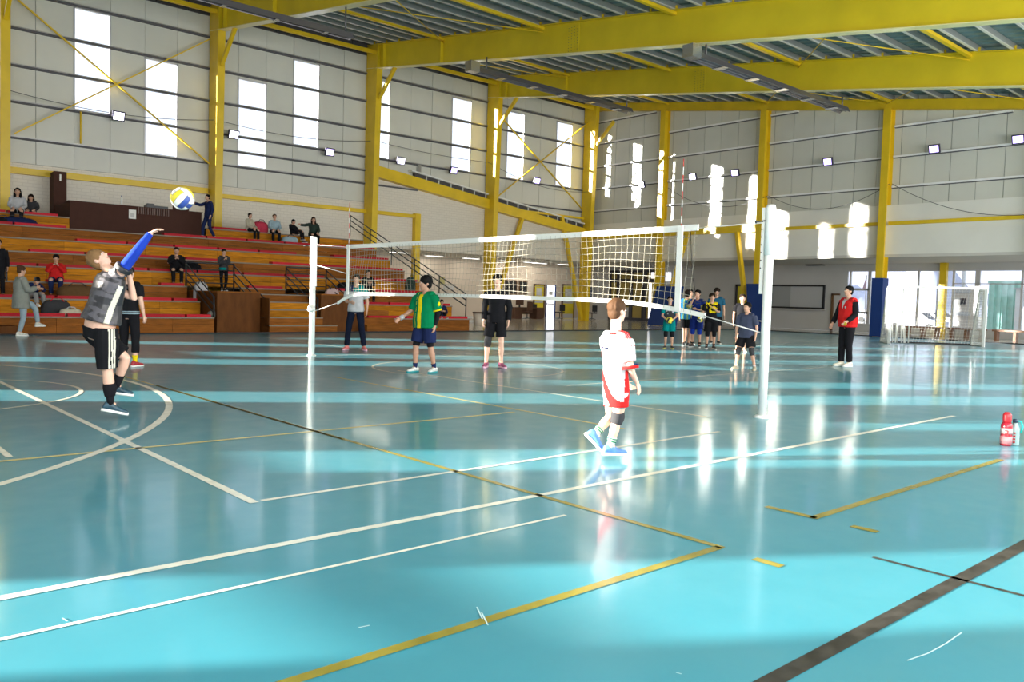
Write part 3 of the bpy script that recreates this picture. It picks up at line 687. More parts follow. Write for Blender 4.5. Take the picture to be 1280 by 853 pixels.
for j in range(1, 10):
    u = j / 10; pts = []
    for i in range(61):
        y = ya + (yb - ya) * i / 60; z = zbot(y) + (ztop(y) - zbot(y)) * u; pts.append((XN + .035 * math.sin(y * 1.7 + u * 3), y, z + .012 * math.sin(y * 4 + u * 5)))
    q.tube(pts, .0028, 4, False)
tag(q.build('mesh', mat('net_cord', (.33, .31, .25), .8), tn), kind='stuff')
CORD = mat('rope', (.75, .72, .68), .7)
for a, b in (((XN, ya, 2.24), (8.56, 5.18, 2.28)), ((XN, yb, 2.24), (8.28, 15.5, 2.31)), ((XN, ya2, zbot(ya2)), (8.56, 5.24, 1.0)), ((XN, yb2, zbot(yb2)), (8.28, 15.5, .93)), ((8.28, 15.5, 1.9), (XN, yb, 1.72)) ): MB().tube([a, b], .0075, 6).build('rope', CORD, tn)
for y, z1, nm in ((6.28, 2.235, 'near'), (14.27, 2.24, 'far')):
    t = tapebox([(XN - .02, y, 1.22 if nm == 'near' else 1.28), (XN - .02, y, z1 + .03)], 0, 'side_band')
    bpy.data.objects.remove(t)
    MB().box((XN - .06, y - .042, 1.22 if nm == 'near' else 1.30), (XN - .048, y + .042, z1 + .04)).build('side_band', WHTW, tn)
    an = thing('antenna', 'thin red and white striped antenna at the %s end of the net' % nm, 'antenna', (XN - .04, y, 1.3))
    for i in range(18): MB().tube([(XN - .04, y, 1.3 + .1 * i), (XN - .04, y, 1.4 + .1 * i)], .0045, 6).build('stripe', mat('antenna_red', (.6, .03, .03), .4) if i % 2 else WHT, an)

# ---- handball goal in front of the right windows
GX = 31.4; g0 = FL(1227, 434); 
goal = thing('handball_goal', 'white goal frame with pale net in front of the right windows', 'goal', (31.5, 12.3, 0))
ga = FL(1110, 431); gb = FL(1229, 434); ga = vec((31.2, ga.y + (31.2 - ga.x) * 0, 0)); ga.y = 13.62; gb = vec((32.2, FL(1229, 434).y, 0)); gb = FL(1229, 434)
gb = vec((gb.x, gb.y, 0)); H = 2.16
dn = vec((gb.y - ga.y, -(gb.x - ga.x), 0)).normalized(); dn = dn if dn.x > 0 else -dn
for P_ in (ga, gb):
    MB().box((P_.x - .04, P_.y - .04, 0), (P_.x + .04, P_.y + .04, H)).build('post', WHT, goal)
MB().bar((ga.x, ga.y, H), (gb.x, gb.y, H), .08, .08).build('crossbar', WHT, goal)
back = dn * 1.25
for P_ in (ga, gb):
    MB().bar((P_.x, P_.y, .03), (P_.x + back.x, P_.y + back.y, .03), .05, .05).build('base_bar', WHT, goal)
    MB().tube([(P_.x, P_.y, H), (P_.x + back.x * .55, P_.y + back.y * .55, H - .06), (P_.x + back.x, P_.y + back.y, .05)], .02, 6).build('net_stay', WHT, goal)
MB().bar((ga.x + back.x, ga.y + back.y, .03), (gb.x + back.x, gb.y + back.y, .03), .05, .05).build('base_bar', RUBB, goal)
NETM = mat('goal_net', (.85, .84, .78), .8)
def netpatch(quad, nu, nv, nm, r_=.006, wav=.05):
    q = MB(); A, B_, C_, D = [vec(v) for v in quad]
    def P2(u, v):
        p = (A * (1 - u) + B_ * u) * (1 - v) + (D * (1 - u) + C_ * u) * v
        return p + dn * wav * math.sin(u * 9 + v * 2) * math.sin(math.pi * v)
    for i in range(nu + 1): q.tube([P2(i / nu, j / 6) for j in range(7)], r_, 3, False)
    for j in range(nv + 1): q.tube([P2(i / 8, j / nv) for i in range(9)], r_, 3, False)
    tag(q.build(nm, NETM, goal), kind='stuff')
up = vec((0, 0, H)); tb = back * .5
netpatch([ga + up + tb * .4, gb + up + tb * .4, gb + back, ga + back], 28, 18, 'back_net', .0035)
netpatch([ga + up, ga + up + tb, ga + back, ga], 16, 22, 'side_net', .008)
netpatch([gb + up, gb + up + tb, gb + back, gb], 16, 22, 'side_net', .008)
# gathered net bunches hanging inside both posts
for P_, sgn in ((ga, 1),):
    q = MB(); dd = (gb - ga).normalized() * sgn
    for i in range(9):
        u = i / 8; top_ = P_ + dd * (.05 + .55 * u) + dn * (.15 + .2 * math.sin(i * 2.1)); bot = P_ + dd * (.1 + .45 * u + .2 * u * u) + dn * (.2 + .15 * math.cos(i * 1.7))
        q.tube([top_ + vec((0, 0, H - .03)), top_ * .5 + bot * .5 + vec((.05 * math.sin(i), .05 * math.cos(i), H * .5)), bot + vec((0, 0, .04))], [.010, .016, .024], 5)
    tag(q.build('net_fold', NETM, goal), kind='stuff')

# ---- blue mats
def mats(name, lbl, vs, fs, mk=None):
    t = tag(MB().add(vs, fs).build(name, BLUEP, None, vs[0]), lbl, 'mat', 'blue wall pads'); return t
bt = thing('column_pad', 'tall blue pad wrapped round the yellow column left of the goal', 'mat', (XE - .4, 17.2, 0), 'blue wall pads')
MB().box((XE - .66, 16.94, .02), (XE - .56, 17.46, 2.72)).build('pad', BLUEP, bt); MB().box((XE - .56, 16.94, .02), (XE - .1, 17.02, 2.72)).build('pad', BLUEP, bt); MB().box((XE - .56, 17.38, .02), (XE - .1, 17.46, 2.72)).build('pad', BLUEP, bt)
def leanmat(lbl, px0, px1, ptop, X, lean, skew=0):
    a, b = WX(px0, ptop, X), WX(px1, ptop, X); z = (a.z + b.z) / 2; t = .22
    vs = [(X - lean, a.y + skew, 0.01), (X - lean, b.y, 0.01), (X - lean + t, b.y, 0.01), (X - lean + t, a.y + skew, 0.01), (X, a.y, z), (X, b.y, z), (X + t, b.y, z), (X + t, a.y, z)]
    o = MB().add(vs, [(0, 1, 2, 3), (4, 7, 6, 5), (0, 4, 5, 1), (1, 5, 6, 2), (2, 6, 7, 3), (3, 7, 4, 0)]).build('crash_mat', BLUEP, None, (X, b.y, 0)); tag(o, lbl, 'mat', 'blue wall pads'); return o
leanmat('big blue crash mat leaning by the column behind the group of players', 821, 852, 358, 37.5, .55, .15)
m2 = leanmat('big blue crash mat leaning behind the near net post', 933, 962, 355, 37.6, .45, -.5)
q = MB(); c = WX(950, 407, 37.1)
q.tube([(c.x - .08, c.y + .28 * math.cos(a_), c.z + .13 * math.sin(a_) + .1) for a_ in [math.radians(20 + 16 * i) for i in range(12)]], .035, 6).build('white_logo', WHTW, m2)

# ---- lobby left: pictures, doors, signs, desk, chairs, bins
PIC = mat('dark_picture', (.02, .02, .022), .4, noise=.0)
for (x0, y0, x1, y1, l_) in ((631, 350, 647, 368, 'square dark framed picture on the lobby wall, beside the boy in black'), (649.5, 351, 660, 368, 'narrow dark framed picture to the right of the square one')):
    a, b = WY(x0, y0, YL - .1), WY(x1, y1, YL - .1)
    t = thing('framed_picture', l_, 'picture', (a.x, YL - .05, b.z))
    MB().box((a.x, YL - .05, b.z), (b.x, YL - .01, a.z)).build('frame', mat('brown_frame', (.14, .07, .03), .5), t)
    MB().box((a.x + .08, YL - .055, b.z + .08), (b.x - .08, YL - .045, a.z - .08)).build('picture_sheet', PIC, t)
    q = MB(); rnd = random.Random(3 + int(x0)); w_, h_ = b.x - a.x - .16, a.z - b.z - .16
    for i in range(16): 
        u, v = rnd.random(), rnd.random(); q.box((a.x + .1 + u * (w_ - .2), YL - .06, b.z + .1 + v * (h_ - .12)), (a.x + .1 + u * (w_ - .2) + .03 + .12 * rnd.random(), YL - .054, b.z + .12 + v * (h_ - .12)))
    q.build('print_mark', LOBG, t)
YDR = mat('yellow_door', (.72, .60, .03), .45)
def ydoor(n_, x0, x1):
    a, b = WY(x0, 357, YL - .1), WY(x1, 357, YL - .1); d = thing('door_%d' % n_, None, None, (a.x, YL, 0), kind='structure')
    MB().box((a.x, YL - .05, 0), (b.x, YL - .01, a.z + .02)).build('door_leaf', YDR, d)
    q = MB(); q.box((a.x - .08, YL - .1, 0), (a.x, YL, a.z + .1)).box((b.x, YL - .1, 0), (b.x + .08, YL, a.z + .1)).box((a.x - .08, YL - .1, a.z + .02), (b.x + .08, YL, a.z + .1)); q.build('door_frame', mat('brown_frame', (.14, .07, .03), .5), d)
    w_ = b.x - a.x
    MB().box((a.x + .2 * w_, YL - .06, 1.55), (b.x - .2 * w_, YL - .05, 2.05)).build('door_glass', LOBG, d); MB().box((a.x + .05, YL - .065, .03), (b.x - .05, YL - .05, .32)).build('kick_plate', ALU, d); MB().box((a.x + .02, YL - .062, 1.05), (b.x - .05, YL - .05, 1.2)).build('push_plate', ALU, d)
    return d
ydoor(2, 669, 680.5); ydoor(3, 704.5, 718)
# bright doorway between them
a, b = WY(684, 357, YL - .1), WY(695, 357, YL - .1); d = thing('door_4', None, None, (a.x, YL, 0), kind='structure')
MB().box((a.x, YL - .03, 0), (b.x, YL - .01, a.z)).build('lit_glass', mat('daylit_glass', (.93, .93, 1.0), .3, emit=1.6), d)
for x in (a.x, b.x): MB().box((x - .04, YL - .08, 0), (x + .04, YL, a.z + .05)).build('door_frame', BLUEP, d)
MB().box((a.x, YL - .07, .95), (b.x, YL - .03, 1.03)).build('push_bar', LOBG, d); MB().box((a.x + .25, YL - .05, 1.6), (b.x - .25, YL - .03, 1.85)).build('glass_notice', LOBG, d)
# wall grille, wall sign, notice
lobby('wall_plaque', 549, 346, 555, 356, mat('plaque_yellow', (.45, .40, .15), .5))
for i in range(2): lobby('wall_notice', 554, 357 + 9 * i, 567, 363 + 9 * i, LOBG)
lobby('wall_grille', 736, 357, 747, 378, mat('grille_dark', (.10, .13, .2), .5)); 
q = MB(); a, b = WY(736, 357, YL - .1), WY(747, 378, YL - .1)
for i in range(6): zz = b.z + (a.z - b.z) * (i + .5) / 6; q.box((a.x, YL - .1, zz - .02), (b.x, YL - .06, zz + .02))
for i in (0, 1, 2): xx = a.x + (b.x - a.x) * i / 2; q.box((xx - .03, YL - .11, b.z), (xx + .03, YL - .06, a.z))
q.build('grille_bar', ALU, wall_lobby)
MB().box((22.5, YL - .03, 0), (XL, YL, .12)).build('baseboard_lobby', LOBG, wall_lobby)
# ceiling lamps of the lobby
LAMP = mat('lobby_lamp', (1, .98, .92), .3, emit=2.5)
lab = ['leftmost, seen through the handrail', 'left of the player in green', 'above the player in green', 'above the left picture', 'front one above the yellow doors', 'rear one above the yellow doors', 'nearest the far corner column']
for (px, py), l_ in zip([(497.5, 315.5), (542.5, 320), (588.7, 323), (637.5, 328.6), (663.7, 328), (676, 331.6), (706, 330.6)], lab):
    p = FL(px, py, 3.7)
    if p.y > YL - .6: p = vec((p.x - (p.y - YL + .8) * 1.0, YL - .8, 3.7))
    t = thing('ceiling_lamp', 'oblong white recessed lamp in the lobby ceiling, ' + l_, 'lamp', (p.x, p.y, 3.68), 'lobby ceiling lamps')
    MB().box((p.x - .62, p.y - .16, 3.68), (p.x + .62, p.y + .16, 3.72)).build('lamp_frame', WHT, t); MB().box((p.x - .58, p.y - .12, 3.665), (p.x + .58, p.y + .12, 3.68)).build('diffuser', LAMP, t)
    l = bpy.data.lights.new('lobby', 'AREA'); l.shape = 'RECTANGLE'; l.size = 1.1; l.size_y = .22; l.energy = 13; l.color = (1, .90, .76); o = bpy.data.objects.new('lobby_light', l); COL.objects.link(o); o.parent = t; o.location = (0, 0, -.03)
# desk with monitor and office chair
a, b = WY(640, 384, 39.0), WY(675, 398, 39.0)
dk = thing('desk', 'dark brown office desk in the lobby below the pictures', 'desk', (a.x, 39, 0)); DB = mat('desk_brown', (.10, .045, .025), .5)
x0, x1 = a.x, b.x
MB().box((x0, 38.7, .70), (x1, 39.4, .75)).build('desktop', DB, dk); MB().box((x0, 38.7, 0), (x0 + .6, 39.4, .70)).build('drawer_unit', DB, dk); MB().box((x1 - .6, 38.7, 0), (x1, 39.4, .70)).build('drawer_unit', DB, dk); MB().box((x0 + .6, 39.3, .3), (x1 - .6, 39.36, .70)).build('modesty_panel', DB, dk)
mo = thing('monitor', 'black computer monitor standing on the brown desk', 'monitor', (x0 + .75, 39.1, .75)); MB().box((x0 + .4, 39.05, .90), (x0 + 1.05, 39.1, 1.32)).build('screen', DB, mo); MB().box((x0 + .68, 39.05, .75), (x0 + .76, 39.12, .92)).build('stand', BLK, mo)
mo = thing('telephone', 'small black desk machine at the right of the brown desk', 'device', (x1 - .6, 39.0, .75)); MB().box((x1 - .75, 38.9, .75), (x1 - .4, 39.2, .97)).build('body', BLK, mo); MB().box((x1 - .9, 39.1, .75), (x1 - .8, 39.15, 1.1)).build('handset', BLK, mo)
def chair(lbl, x, y, col, sc=1.0):
    t = thing('office_chair', lbl, 'chair', (x, y, 0), 'lobby chairs')
    MB().box((x - .24, y - .23, .42), (x + .24, y + .23, .5)).build('seat', col, t); MB().box((x - .22, y - .26, .55), (x + .22, y - .2, .98 * sc)).build('backrest', col, t)
    MB().tube([(x, y, .08), (x, y, .42)], .03, 8).build('gas_column', BLK, t); MB().bar((x, y - .23, .45), (x, y - .23, .6), .05, .03).build('back_support', BLK, t)
    for i in range(5): a_ = i * 1.2566; MB().bar((x, y, .09), (x + .28 * math.cos(a_), y + .28 * math.sin(a_), .04), .04, .03).build('leg', BLK, t)
a = WY(659, 390, 38.3); chair('brown office chair pushed up to the lobby desk', a.x, 38.3, DB, 1.15)
a = WX(719, 392, 38.6); chair('black chair by the corner column, left one', 38.4, 38.4, BLK)
a = WX(740, 392, 41.0); chair('black chair right of the far corner column', a.x, a.y, BLK)
a = FL(598, 406.5); a = WY(598, 395, 30.5)
bn = thing('waste_bin', 'cream waste bin with dark rim beside the boy in black', 'bin', (a.x, 30.5, 0))
a0, a1 = WY(591, 392, 30.5), WY(605, 392, 30.5); r_ = (a1.x - a0.x) / 2 * .8
MB().lathe((a.x, 30.5, 0), [(r_ * .8, 0), (r_ * .95, a0.z)], 16).build('bin_body', LOBW, bn); MB().lathe((a.x, 30.5, a0.z), [(r_ * 1.02, 0), (r_ * 1.02, .07)], 16).build('rim', BROWNP, bn)
a = WY(560, 399, 33.0); 
tag(MB().box((26.6, 33.4, .0), (29.3, 33.7, .10)).build('low_curb', LOBG), 'low grey curb strip on the lobby floor right of the bleachers', 'curb')

# ---- recess of the end wall: glass doors, kiosk window, doors, sockets
gl = thing('door_5', None, None, (XL, 35, 0), kind='structure'); DF = mat('dark_door_frame', (.035, .035, .05), .4)
R = lambda x, y: WX(x, y, XL - .05)
zt = R(800, 339).z
MB().box((XL - .04, R(824, 350).y, 0), (XL - .02, R(762, 350).y, zt)).build('door_void', mat('door_back_yellow', (.40, .30, .07), .5), gl)
for px in (763, 773, 789, 804, 806, 822): yy = R(px, 370).y; wd = .14 if px in (773, 789, 806, 822) else .07; MB().box((XL - .12, yy - wd, 0), (XL - .03, yy + wd, zt)).build('door_stile', DF, gl)
for z0, z1 in ((zt - .1, zt + .05), (zt - .78, zt - .55), (0, .2), (1.0, 1.1)): MB().box((XL - .11, R(824, 350).y, z0), (XL - .04, R(762, 350).y, z1)).build('door_rail', DF, gl)
MB().box((XL - .09, R(789, 370).y, .2), (XL - .08, R(773, 370).y, .9)).build('door_leaf', LOBG, gl)
MB().box((XL - .07, R(815, 350).y, .2), (XL - .06, R(812, 350).y, zt - .8)).build('lit_glass', mat('daylit_glass', (.93, .93, 1.0), .3, emit=1.6), gl)
MB().box((XL - .07, R(818, 350).y, zt - .5), (XL - .06, R(814, 350).y, zt - .1)).build('lit_glass', mat('daylit_glass', (.93, .93, 1.0), .3, emit=1.6), gl)
MB().box((XL - .07, R(838, 350).y, 2.75), (XL - .02, R(832, 350).y, 3.3)).build('lit_glass', mat('daylit_glass', (.93, .93, 1.0), .3, emit=1.6), gl)
a, b = R(963, 357), R(1029, 386)
kw = thing('kiosk_window', 'wide dark framed hatch window in the recessed grey wall', 'window', (XL, b.y, b.z))
MB().box((XL - .03, b.y, b.z), (XL - .01, a.y, a.z)).build('pane', mat('hatch_glass_left', (.36, .38, .39), .15), kw); MB().box((XL - .045, b.y, b.z), (XL - .03, R(988, 370).y, a.z)).build('pane', mat('hatch_glass_right', (.50, .52, .54), .15), kw)
for zz in (a.z, b.z): MB().box((XL - .1, b.y - .05, zz - .05), (XL, a.y + .05, zz + .05)).build('frame', BLK, kw)
for yy in (a.y, b.y): MB().box((XL - .1, yy - .05, b.z), (XL, yy + .05, a.z)).build('frame', BLK, kw)
MB().box((XL - .3, b.y - .1, b.z - .1), (XL, a.y + .1, b.z - .05)).build('counter', ALU, kw)
a, b = R(922, 358), R(937, 358); d = thing('door_6', None, None, (XL, b.y, 0), kind='structure')
MB().box((XL - .05, b.y, 0), (XL - .01, a.y, a.z)).build('door_leaf', YDR, d)
MB().box((XL - .09, a.y - .02, 0), (XL, a.y + .12, a.z + .1)).box((XL - .09, b.y - .1, a.z), (XL, a.y + .12, a.z + .12)).build('door_frame', DF, d)
a, b = R(1040, 367), R(1050, 367); d = thing('door_7', None, None, (XL, b.y, 0), kind='structure')
MB().box((XL - .12, a.y - .12, 0), (XL, a.y + .0, a.z)).box((XL - .12, b.y, a.z - .1), (XL, a.y, a.z)).build('door_frame', mat('brown_frame', (.14, .07, .03), .5), d); MB().box((XL - .03, b.y, 0), (XL - .01, a.y - .12, a.z - .1)).build('door_leaf', LOBG, d)
MB().box((XL - .02, -3, 0), (XL, YL, .0 + .12)).build('baseboard_recess', LOBG, wall_right)
a = WX(1019, 330, XL - .2); MB().box((XL - .4, a.y - .5, a.z - .1), (XL, a.y + .5, a.z + .1)).build('duct_grille', DF, wall_right)
# long benches under the windows
BN = mat('bench_brown', (.20, .10, .055), .5)
for (px0, px1, l_) in ((1132, 1176, 'left of the yellow window post'), (1186, 1232, 'behind the goal, right of the yellow window post'), (1242, 1300, 'right of the goal under the container window')):
    X = 41.5; y1, y0 = WX(px0, 410, X).y, WX(px1, 410, X).y
    t = thing('bench', 'low brown bench under the windows, ' + l_, 'bench', (X, (y0 + y1) / 2, 0), 'benches under the right windows')
    MB().box((X - .2, y0, .42), (X + .25, y1, .5)).build('seat', BN, t)
    for i in range(3): yy = y0 + .1 + (y1 - y0 - .3) * i / 2; MB().box((X - .15, yy, 0), (X + .2, yy + .12, .42)).build('leg', BN, t)
# ropes and wires
WIRE = mat('wire', (.06, .06, .07), .6)
def wire(lbl, pts, r_=.013): t = tag(MB().tube(pts, r_, 5).build('cable', WIRE, None, pts[0]), lbl, 'cable', 'slack wall cables')
def cat(a, b, sag, n=14): return [vec(a).lerp(vec(b), i / n) - vec((0, 0, sag * 4 * (i / n) * (1 - i / n))) for i in range(n + 1)]
wire('thin slack cable drooping along the left wall windows', cat(WY(-5, 108, 35.6), WY(270, 150, 35.6), .35) + cat(WY(272, 150, 35.6), WY(470, 176, 35.6), .3)[1:] + cat(WY(472, 177, 35.6), WY(610, 203, 35.6), .1)[1:] + cat(WY(612, 203, 35.6), WY(735, 240, 35.6), .5)[1:])
wire('thin slack cable drooping on the end wall behind the near net post', cat(WX(835, 235, 38.0), WX(960, 245, 38.0), .8) + cat(WX(962, 245, 38.0), WX(1112, 230, 38.0), .9)[1:])
wire('thin slack cable drooping right from the blue padded column', cat(WX(1115, 230, 38.0), WX(1290, 268, 38.0), .5))
wire('thin rope hanging down the end wall above the group of players', [WX(863, 285, 38.1), WX(865, 340, 38.1), WX(872, 385, 38.1)], .02)
# ---- bottles on the floor at the right
p = FL(1257, 557); b1 = thing('water_bottle', 'tall red sports bottle standing on the floor at the right edge', 'bottle', p)
REDT = mat('red_translucent', (.42, .02, .04), .2, noise=.1); CLR = mat('pale_translucent', (.30, .42, .41), .15)
MB().lathe(p, [(.046, 0), (.052, .015), (.052, .10), (.046, .13), (.052, .16), (.052, .205), (.035, .232)], 20).build('bottle_body', REDT, b1)
MB().lathe(p + vec((0, 0, .23)), [(.037, 0), (.040, .02), (.040, .075), (.026, .10)], 18).build('cap', mat('red_cap', (.50, .015, .025), .35), b1)
MB().lathe(p + vec((0, 0, .02)), [(.0535, 0), (.0535, .075)], 20).build('label_band', mat('pink_label', (.55, .22, .24), .5), b1); MB().lathe(p + vec((0, 0, .12)), [(.0535, .0), (.0535, .055)], 20).build('label_band', mat('pale_label', (.60, .42, .42), .5), b1)
q = MB(); dcam = (vec((0, 0, 0)) - vec((p.x, p.y, 0))).normalized(); sdv = vec((-dcam.y, dcam.x, 0)); c = p + dcam * .054
q.box((c.x - .002, c.y - .016, p.z + .118), (c.x + .002, c.y + .012, p.z + .128)).box((c.x - .002, c.y - .018, p.z + .10), (c.x + .002, c.y - .008, p.z + .155)).box((c.x - .002, c.y - .016, p.z + .147), (c.x + .002, c.y + .012, p.z + .157)); q.build('printed_mark', mat('red_cap', (.8, .03, .05), .35), b1)
p = FL(1267.5, 557); b2 = thing('water_bottle', 'clear bottle with dark cap and teal strap beside the red bottle', 'bottle', p)
MB().lathe(p, [(.038, 0), (.042, .01), (.042, .17), (.022, .215), (.018, .23)], 20).build('bottle_body', CLR, b2); MB().lathe(p + vec((0, 0, .23)), [(.024, 0), (.024, .028), (.012, .035)], 14).build('cap', mat('navy_cap', (.02, .05, .09), .4), b2)
MB().tube([p + vec((.0, -.01, .25)), p + vec((.02, -.045, .24)), p + vec((.025, -.058, .19)), p + vec((.01, -.05, .13))], .008, 8).build('strap', mat('teal_strap', (.0, .55, .5), .4), b2)
for i in range(4): MB().box((p.x - .043, p.y - .02, p.z + .03 + i * .03), (p.x - .040, p.y + .0, p.z + .045 + i * .03)).build('printed_mark', mat('red_cap', (.8, .03, .05), .35), b2)

# ---- volleyballs: 18 panels each
VW, VY, VB = mat('ball_white', (.82, .82, .78), .45), mat('ball_yellow', (.80, .66, .04), .45), mat('ball_blue', (.03, .07, .30), .45)
def ball(lbl, c, r_=.105, rot=(0, 0, 0), cols=None, grp='volleyballs'):
    c = vec(c); t = thing('volleyball', lbl, 'ball', c, grp); R_ = Matrix.Rotation(rot[0], 3, 'X') @ Matrix.Rotation(rot[1], 3, 'Y') @ Matrix.Rotation(rot[2], 3, 'Z')
    MB().sph(c, r_ * .975, 20, 14).build('bladder', mat('ball_seam', (.25, .25, .22), .7), t)
    cols = cols or [VW, VY, VW]; bs = [((1, 0, 0), (0, 1, 0), (0, 0, 1)), ((-1, 0, 0), (0, 1, 0), (0, 0, 1)), ((0, 1, 0), (0, 0, 1), (1, 0, 0)), ((0, -1, 0), (0, 0, 1), (1, 0, 0)), ((0, 0, 1), (1, 0, 0), (0, 1, 0)), ((0, 0, -1), (1, 0, 0), (0, 1, 0))]
    for fi, (n_, u, v) in enumerate(bs):
        n_, u, v = vec(n_), vec(u), vec(v)
        for s_ in range(3):
            u0, u1 = -1 + s_ * 2 / 3 + .03, -1 + (s_ + 1) * 2 / 3 - .03; vs = []; fs = []
            for i in range(4):
                for j in range(9):
                    uu = u0 + (u1 - u0) * i / 3; vv = -.965 + 1.93 * j / 8; edge = i in (0, 3) or j in (0, 8)
                    d_ = (n_ + u * math.tan(uu * math.pi / 4) + v * math.tan(vv * math.pi / 4)).normalized(); vs.append(c + R_ @ d_ * r_ * (.985 if edge else 1.0))
            for i in range(3):
                for j in range(8): fs.append((i * 9 + j, (i + 1) * 9 + j, (i + 1) * 9 + j + 1, i * 9 + j + 1) if (u.cross(v)).dot(n_) > 0 else (i * 9 + j, i * 9 + j + 1, (i + 1) * 9 + j + 1, (i + 1) * 9 + j))
            MB().add(vs, fs, True).build('panel', cols[(s_ + fi * 2) % len(cols)], t)
ball('white, yellow and blue volleyball flying above the serving player', PD(228, 248.5, 7.5), .105, (.6, .5, .9), [VW, VW, VB, VW, VY])

# ---- outdoors beyond the right windows
GR = mat('yard_ground', (.32, .31, .30), .9, noise=.2, nscale=.3)
tag(MB().box((44.2, -60, -.5), (400, 90, -.35)).build('yard', GR), kind='structure')
tag(MB().box((-200, 37, -.5), (44.2, 90, -.35)).build('yard', GR), kind='structure')
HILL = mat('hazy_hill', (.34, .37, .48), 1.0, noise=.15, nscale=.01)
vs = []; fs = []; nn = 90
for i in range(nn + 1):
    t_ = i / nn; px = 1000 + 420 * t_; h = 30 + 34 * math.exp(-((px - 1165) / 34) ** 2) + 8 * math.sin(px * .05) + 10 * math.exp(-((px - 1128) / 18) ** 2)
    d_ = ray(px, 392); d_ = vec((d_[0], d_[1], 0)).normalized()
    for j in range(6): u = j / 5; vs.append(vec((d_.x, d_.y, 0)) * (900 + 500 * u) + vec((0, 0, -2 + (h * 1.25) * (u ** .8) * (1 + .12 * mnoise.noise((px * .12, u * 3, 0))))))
for i in range(nn):
    for j in range(5): fs.append((i * 6 + j, i * 6 + j + 1, (i + 1) * 6 + j + 1, (i + 1) * 6 + j))
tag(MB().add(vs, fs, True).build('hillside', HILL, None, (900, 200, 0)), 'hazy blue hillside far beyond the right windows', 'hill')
GRN = mat('container_green', (.42, .72, .62), .5, noise=.1)
X = 50.0; a = WX(1236, 354, X); yb_ = a.y; zt_ = a.z + .05
ct = thing('shipping_container', 'pale green ribbed container outside the windows right of the goal', 'container', (X, yb_, -.35)); q = MB(); y = yb_; i = 0
while y > yb_ - 6: q.box((X + (.0 if i % 2 else .07), y - .16, -.35), (X + .3, y, zt_)); y -= .16; i += 1
q.build('ribbed_wall', GRN, ct); MB().box((X - .03, yb_ - 6, zt_ - .06), (X + 2.4, yb_ + .03, zt_ + .06)).build('top_rail', GRN, ct); MB().box((X + .3, yb_ - 6, -.35), (X + 2.4, yb_, zt_)).build('body', GRN, ct)
a, b = WX(1192, 362, 47), WX(1217, 405, 47)
cb = thing('meter_cabinet', 'cream cabinet with a small dark window seen behind the goal', 'cabinet', (47, b.y, -.35)); CRM = mat('cabinet_cream', (.66, .60, .52), .5)
MB().box((47, b.y, -.35), (47.7, a.y, a.z)).build('body', CRM, cb)
def cbx(x0, y0, x1, y1, m, nm): A, B_ = WX(x0, y0, 46.97), WX(x1, y1, 46.97); MB().box((46.95, B_.y, B_.z), (47.0, A.y, A.z)).build(nm, m, cb)
cbx(1195, 363, 1214, 367, LOBG, 'vent'); cbx(1200.5, 373, 1206.5, 382, DF, 'small_window'); cbx(1195, 390, 1213, 395, LOBG, 'vent'); cbx(1194, 396, 1214, 397, LOBG, 'ledge')
a, b = WX(1270, 362, 48.5), WX(1300, 405, 48.5)
vn = thing('white_booth', 'bright white booth outside at the right edge of the photo', 'booth', (48.5, b.y, -.35)); MB().box((48.5, b.y, -.35), (49.8, a.y, a.z)).build('body', WHT, vn); MB().box((48.4, b.y - .1, a.z), (49.9, a.y + .1, a.z + .08)).build('roof_edge', ALU, vn)
rndp = random.Random(5)
for i, (px, py, cl, nm) in enumerate(((1145, 398, (.35, .4, .55), 'grey blue'), (1160, 399, (.75, .75, .78), 'white'), (1122, 396, (.5, .2, .18), 'reddish'), (1172, 399, (.3, .35, .5), 'dark blue'), (1094, 396, (.3, .36, .5), 'slate'))):
    p = vec(ray(px, 401)); p = vec((p.x, p.y, 0)); p = p * ((70 + 9 * i) / p.length)
    t = thing('parked_car', '%s car parked far outside the right windows' % nm, 'car', (p.x, p.y, -.35)); cm = mat('car_' + nm.replace(' ', '_'), cl, .3)
    MB().prism([(-2.1, 0.3), (-2.1, .8), (-1.9, .95), (1.9, .95), (2.1, .75), (2.1, .3)], 0, -.8, .8); q = MB()
    q.prism([(p.y - 2.1, -.05), (p.y - 2.1, .45), (p.y - 1.2, .6), (p.y + 2.0, .6), (p.y + 2.1, -.05)], 0, p.x - .8, p.x + .8).build('body', cm, t)
    MB().prism([(p.y - 1.2, .6), (p.y - .6, 1.1), (p.y + 1.2, 1.1), (p.y + 1.8, .6)], 0, p.x - .7, p.x + .7).build('cabin', DF, t)
    for dy in (-1.3, 1.3): MB().tube([(p.x - .85, p.y + dy, -.03), (p.x - .65, p.y + dy, -.03)], .32, 12).build('wheel', RUBB, t)
for px, l_ in ((1172, 'pale lamp pole outside behind the goal'), (1203, 'slim pole outside above the cream cabinet')):
    p = vec(ray(px, 380)); p = vec((p.x, p.y, 0)) * (55 / vec((p.x, p.y, 0)).length); tag(MB().tube([(p.x, p.y, -.35), (p.x, p.y, 7)], .1, 8).build('lamp_pole', LOBG, None, (p.x, p.y, -.35)), l_, 'pole')
a = WX(1083, 352, 46.5)
pn_ = thing('pennant', 'pinkish pennant outside the window left of the blue pad', 'flag', (46.5, a.y, -.35)); MB().tube([(46.5, a.y, -.35), (46.5, a.y, 3.2)], .025, 6).build('pole', LOBG, pn_)
MB().add([(46.5, a.y, 2.4), (46.5, a.y + .02, 3.1), (46.5, a.y + .22, 2.4), (46.55, a.y, 2.4), (46.55, a.y + .02, 3.1), (46.55, a.y + .22, 2.4)], [(0, 1, 2), (3, 5, 4), (0, 3, 4, 1), (1, 4, 5, 2), (2, 5, 3, 0)]).build('cloth', mat('pennant_pink', (.60, .42, .5), .8), pn_)
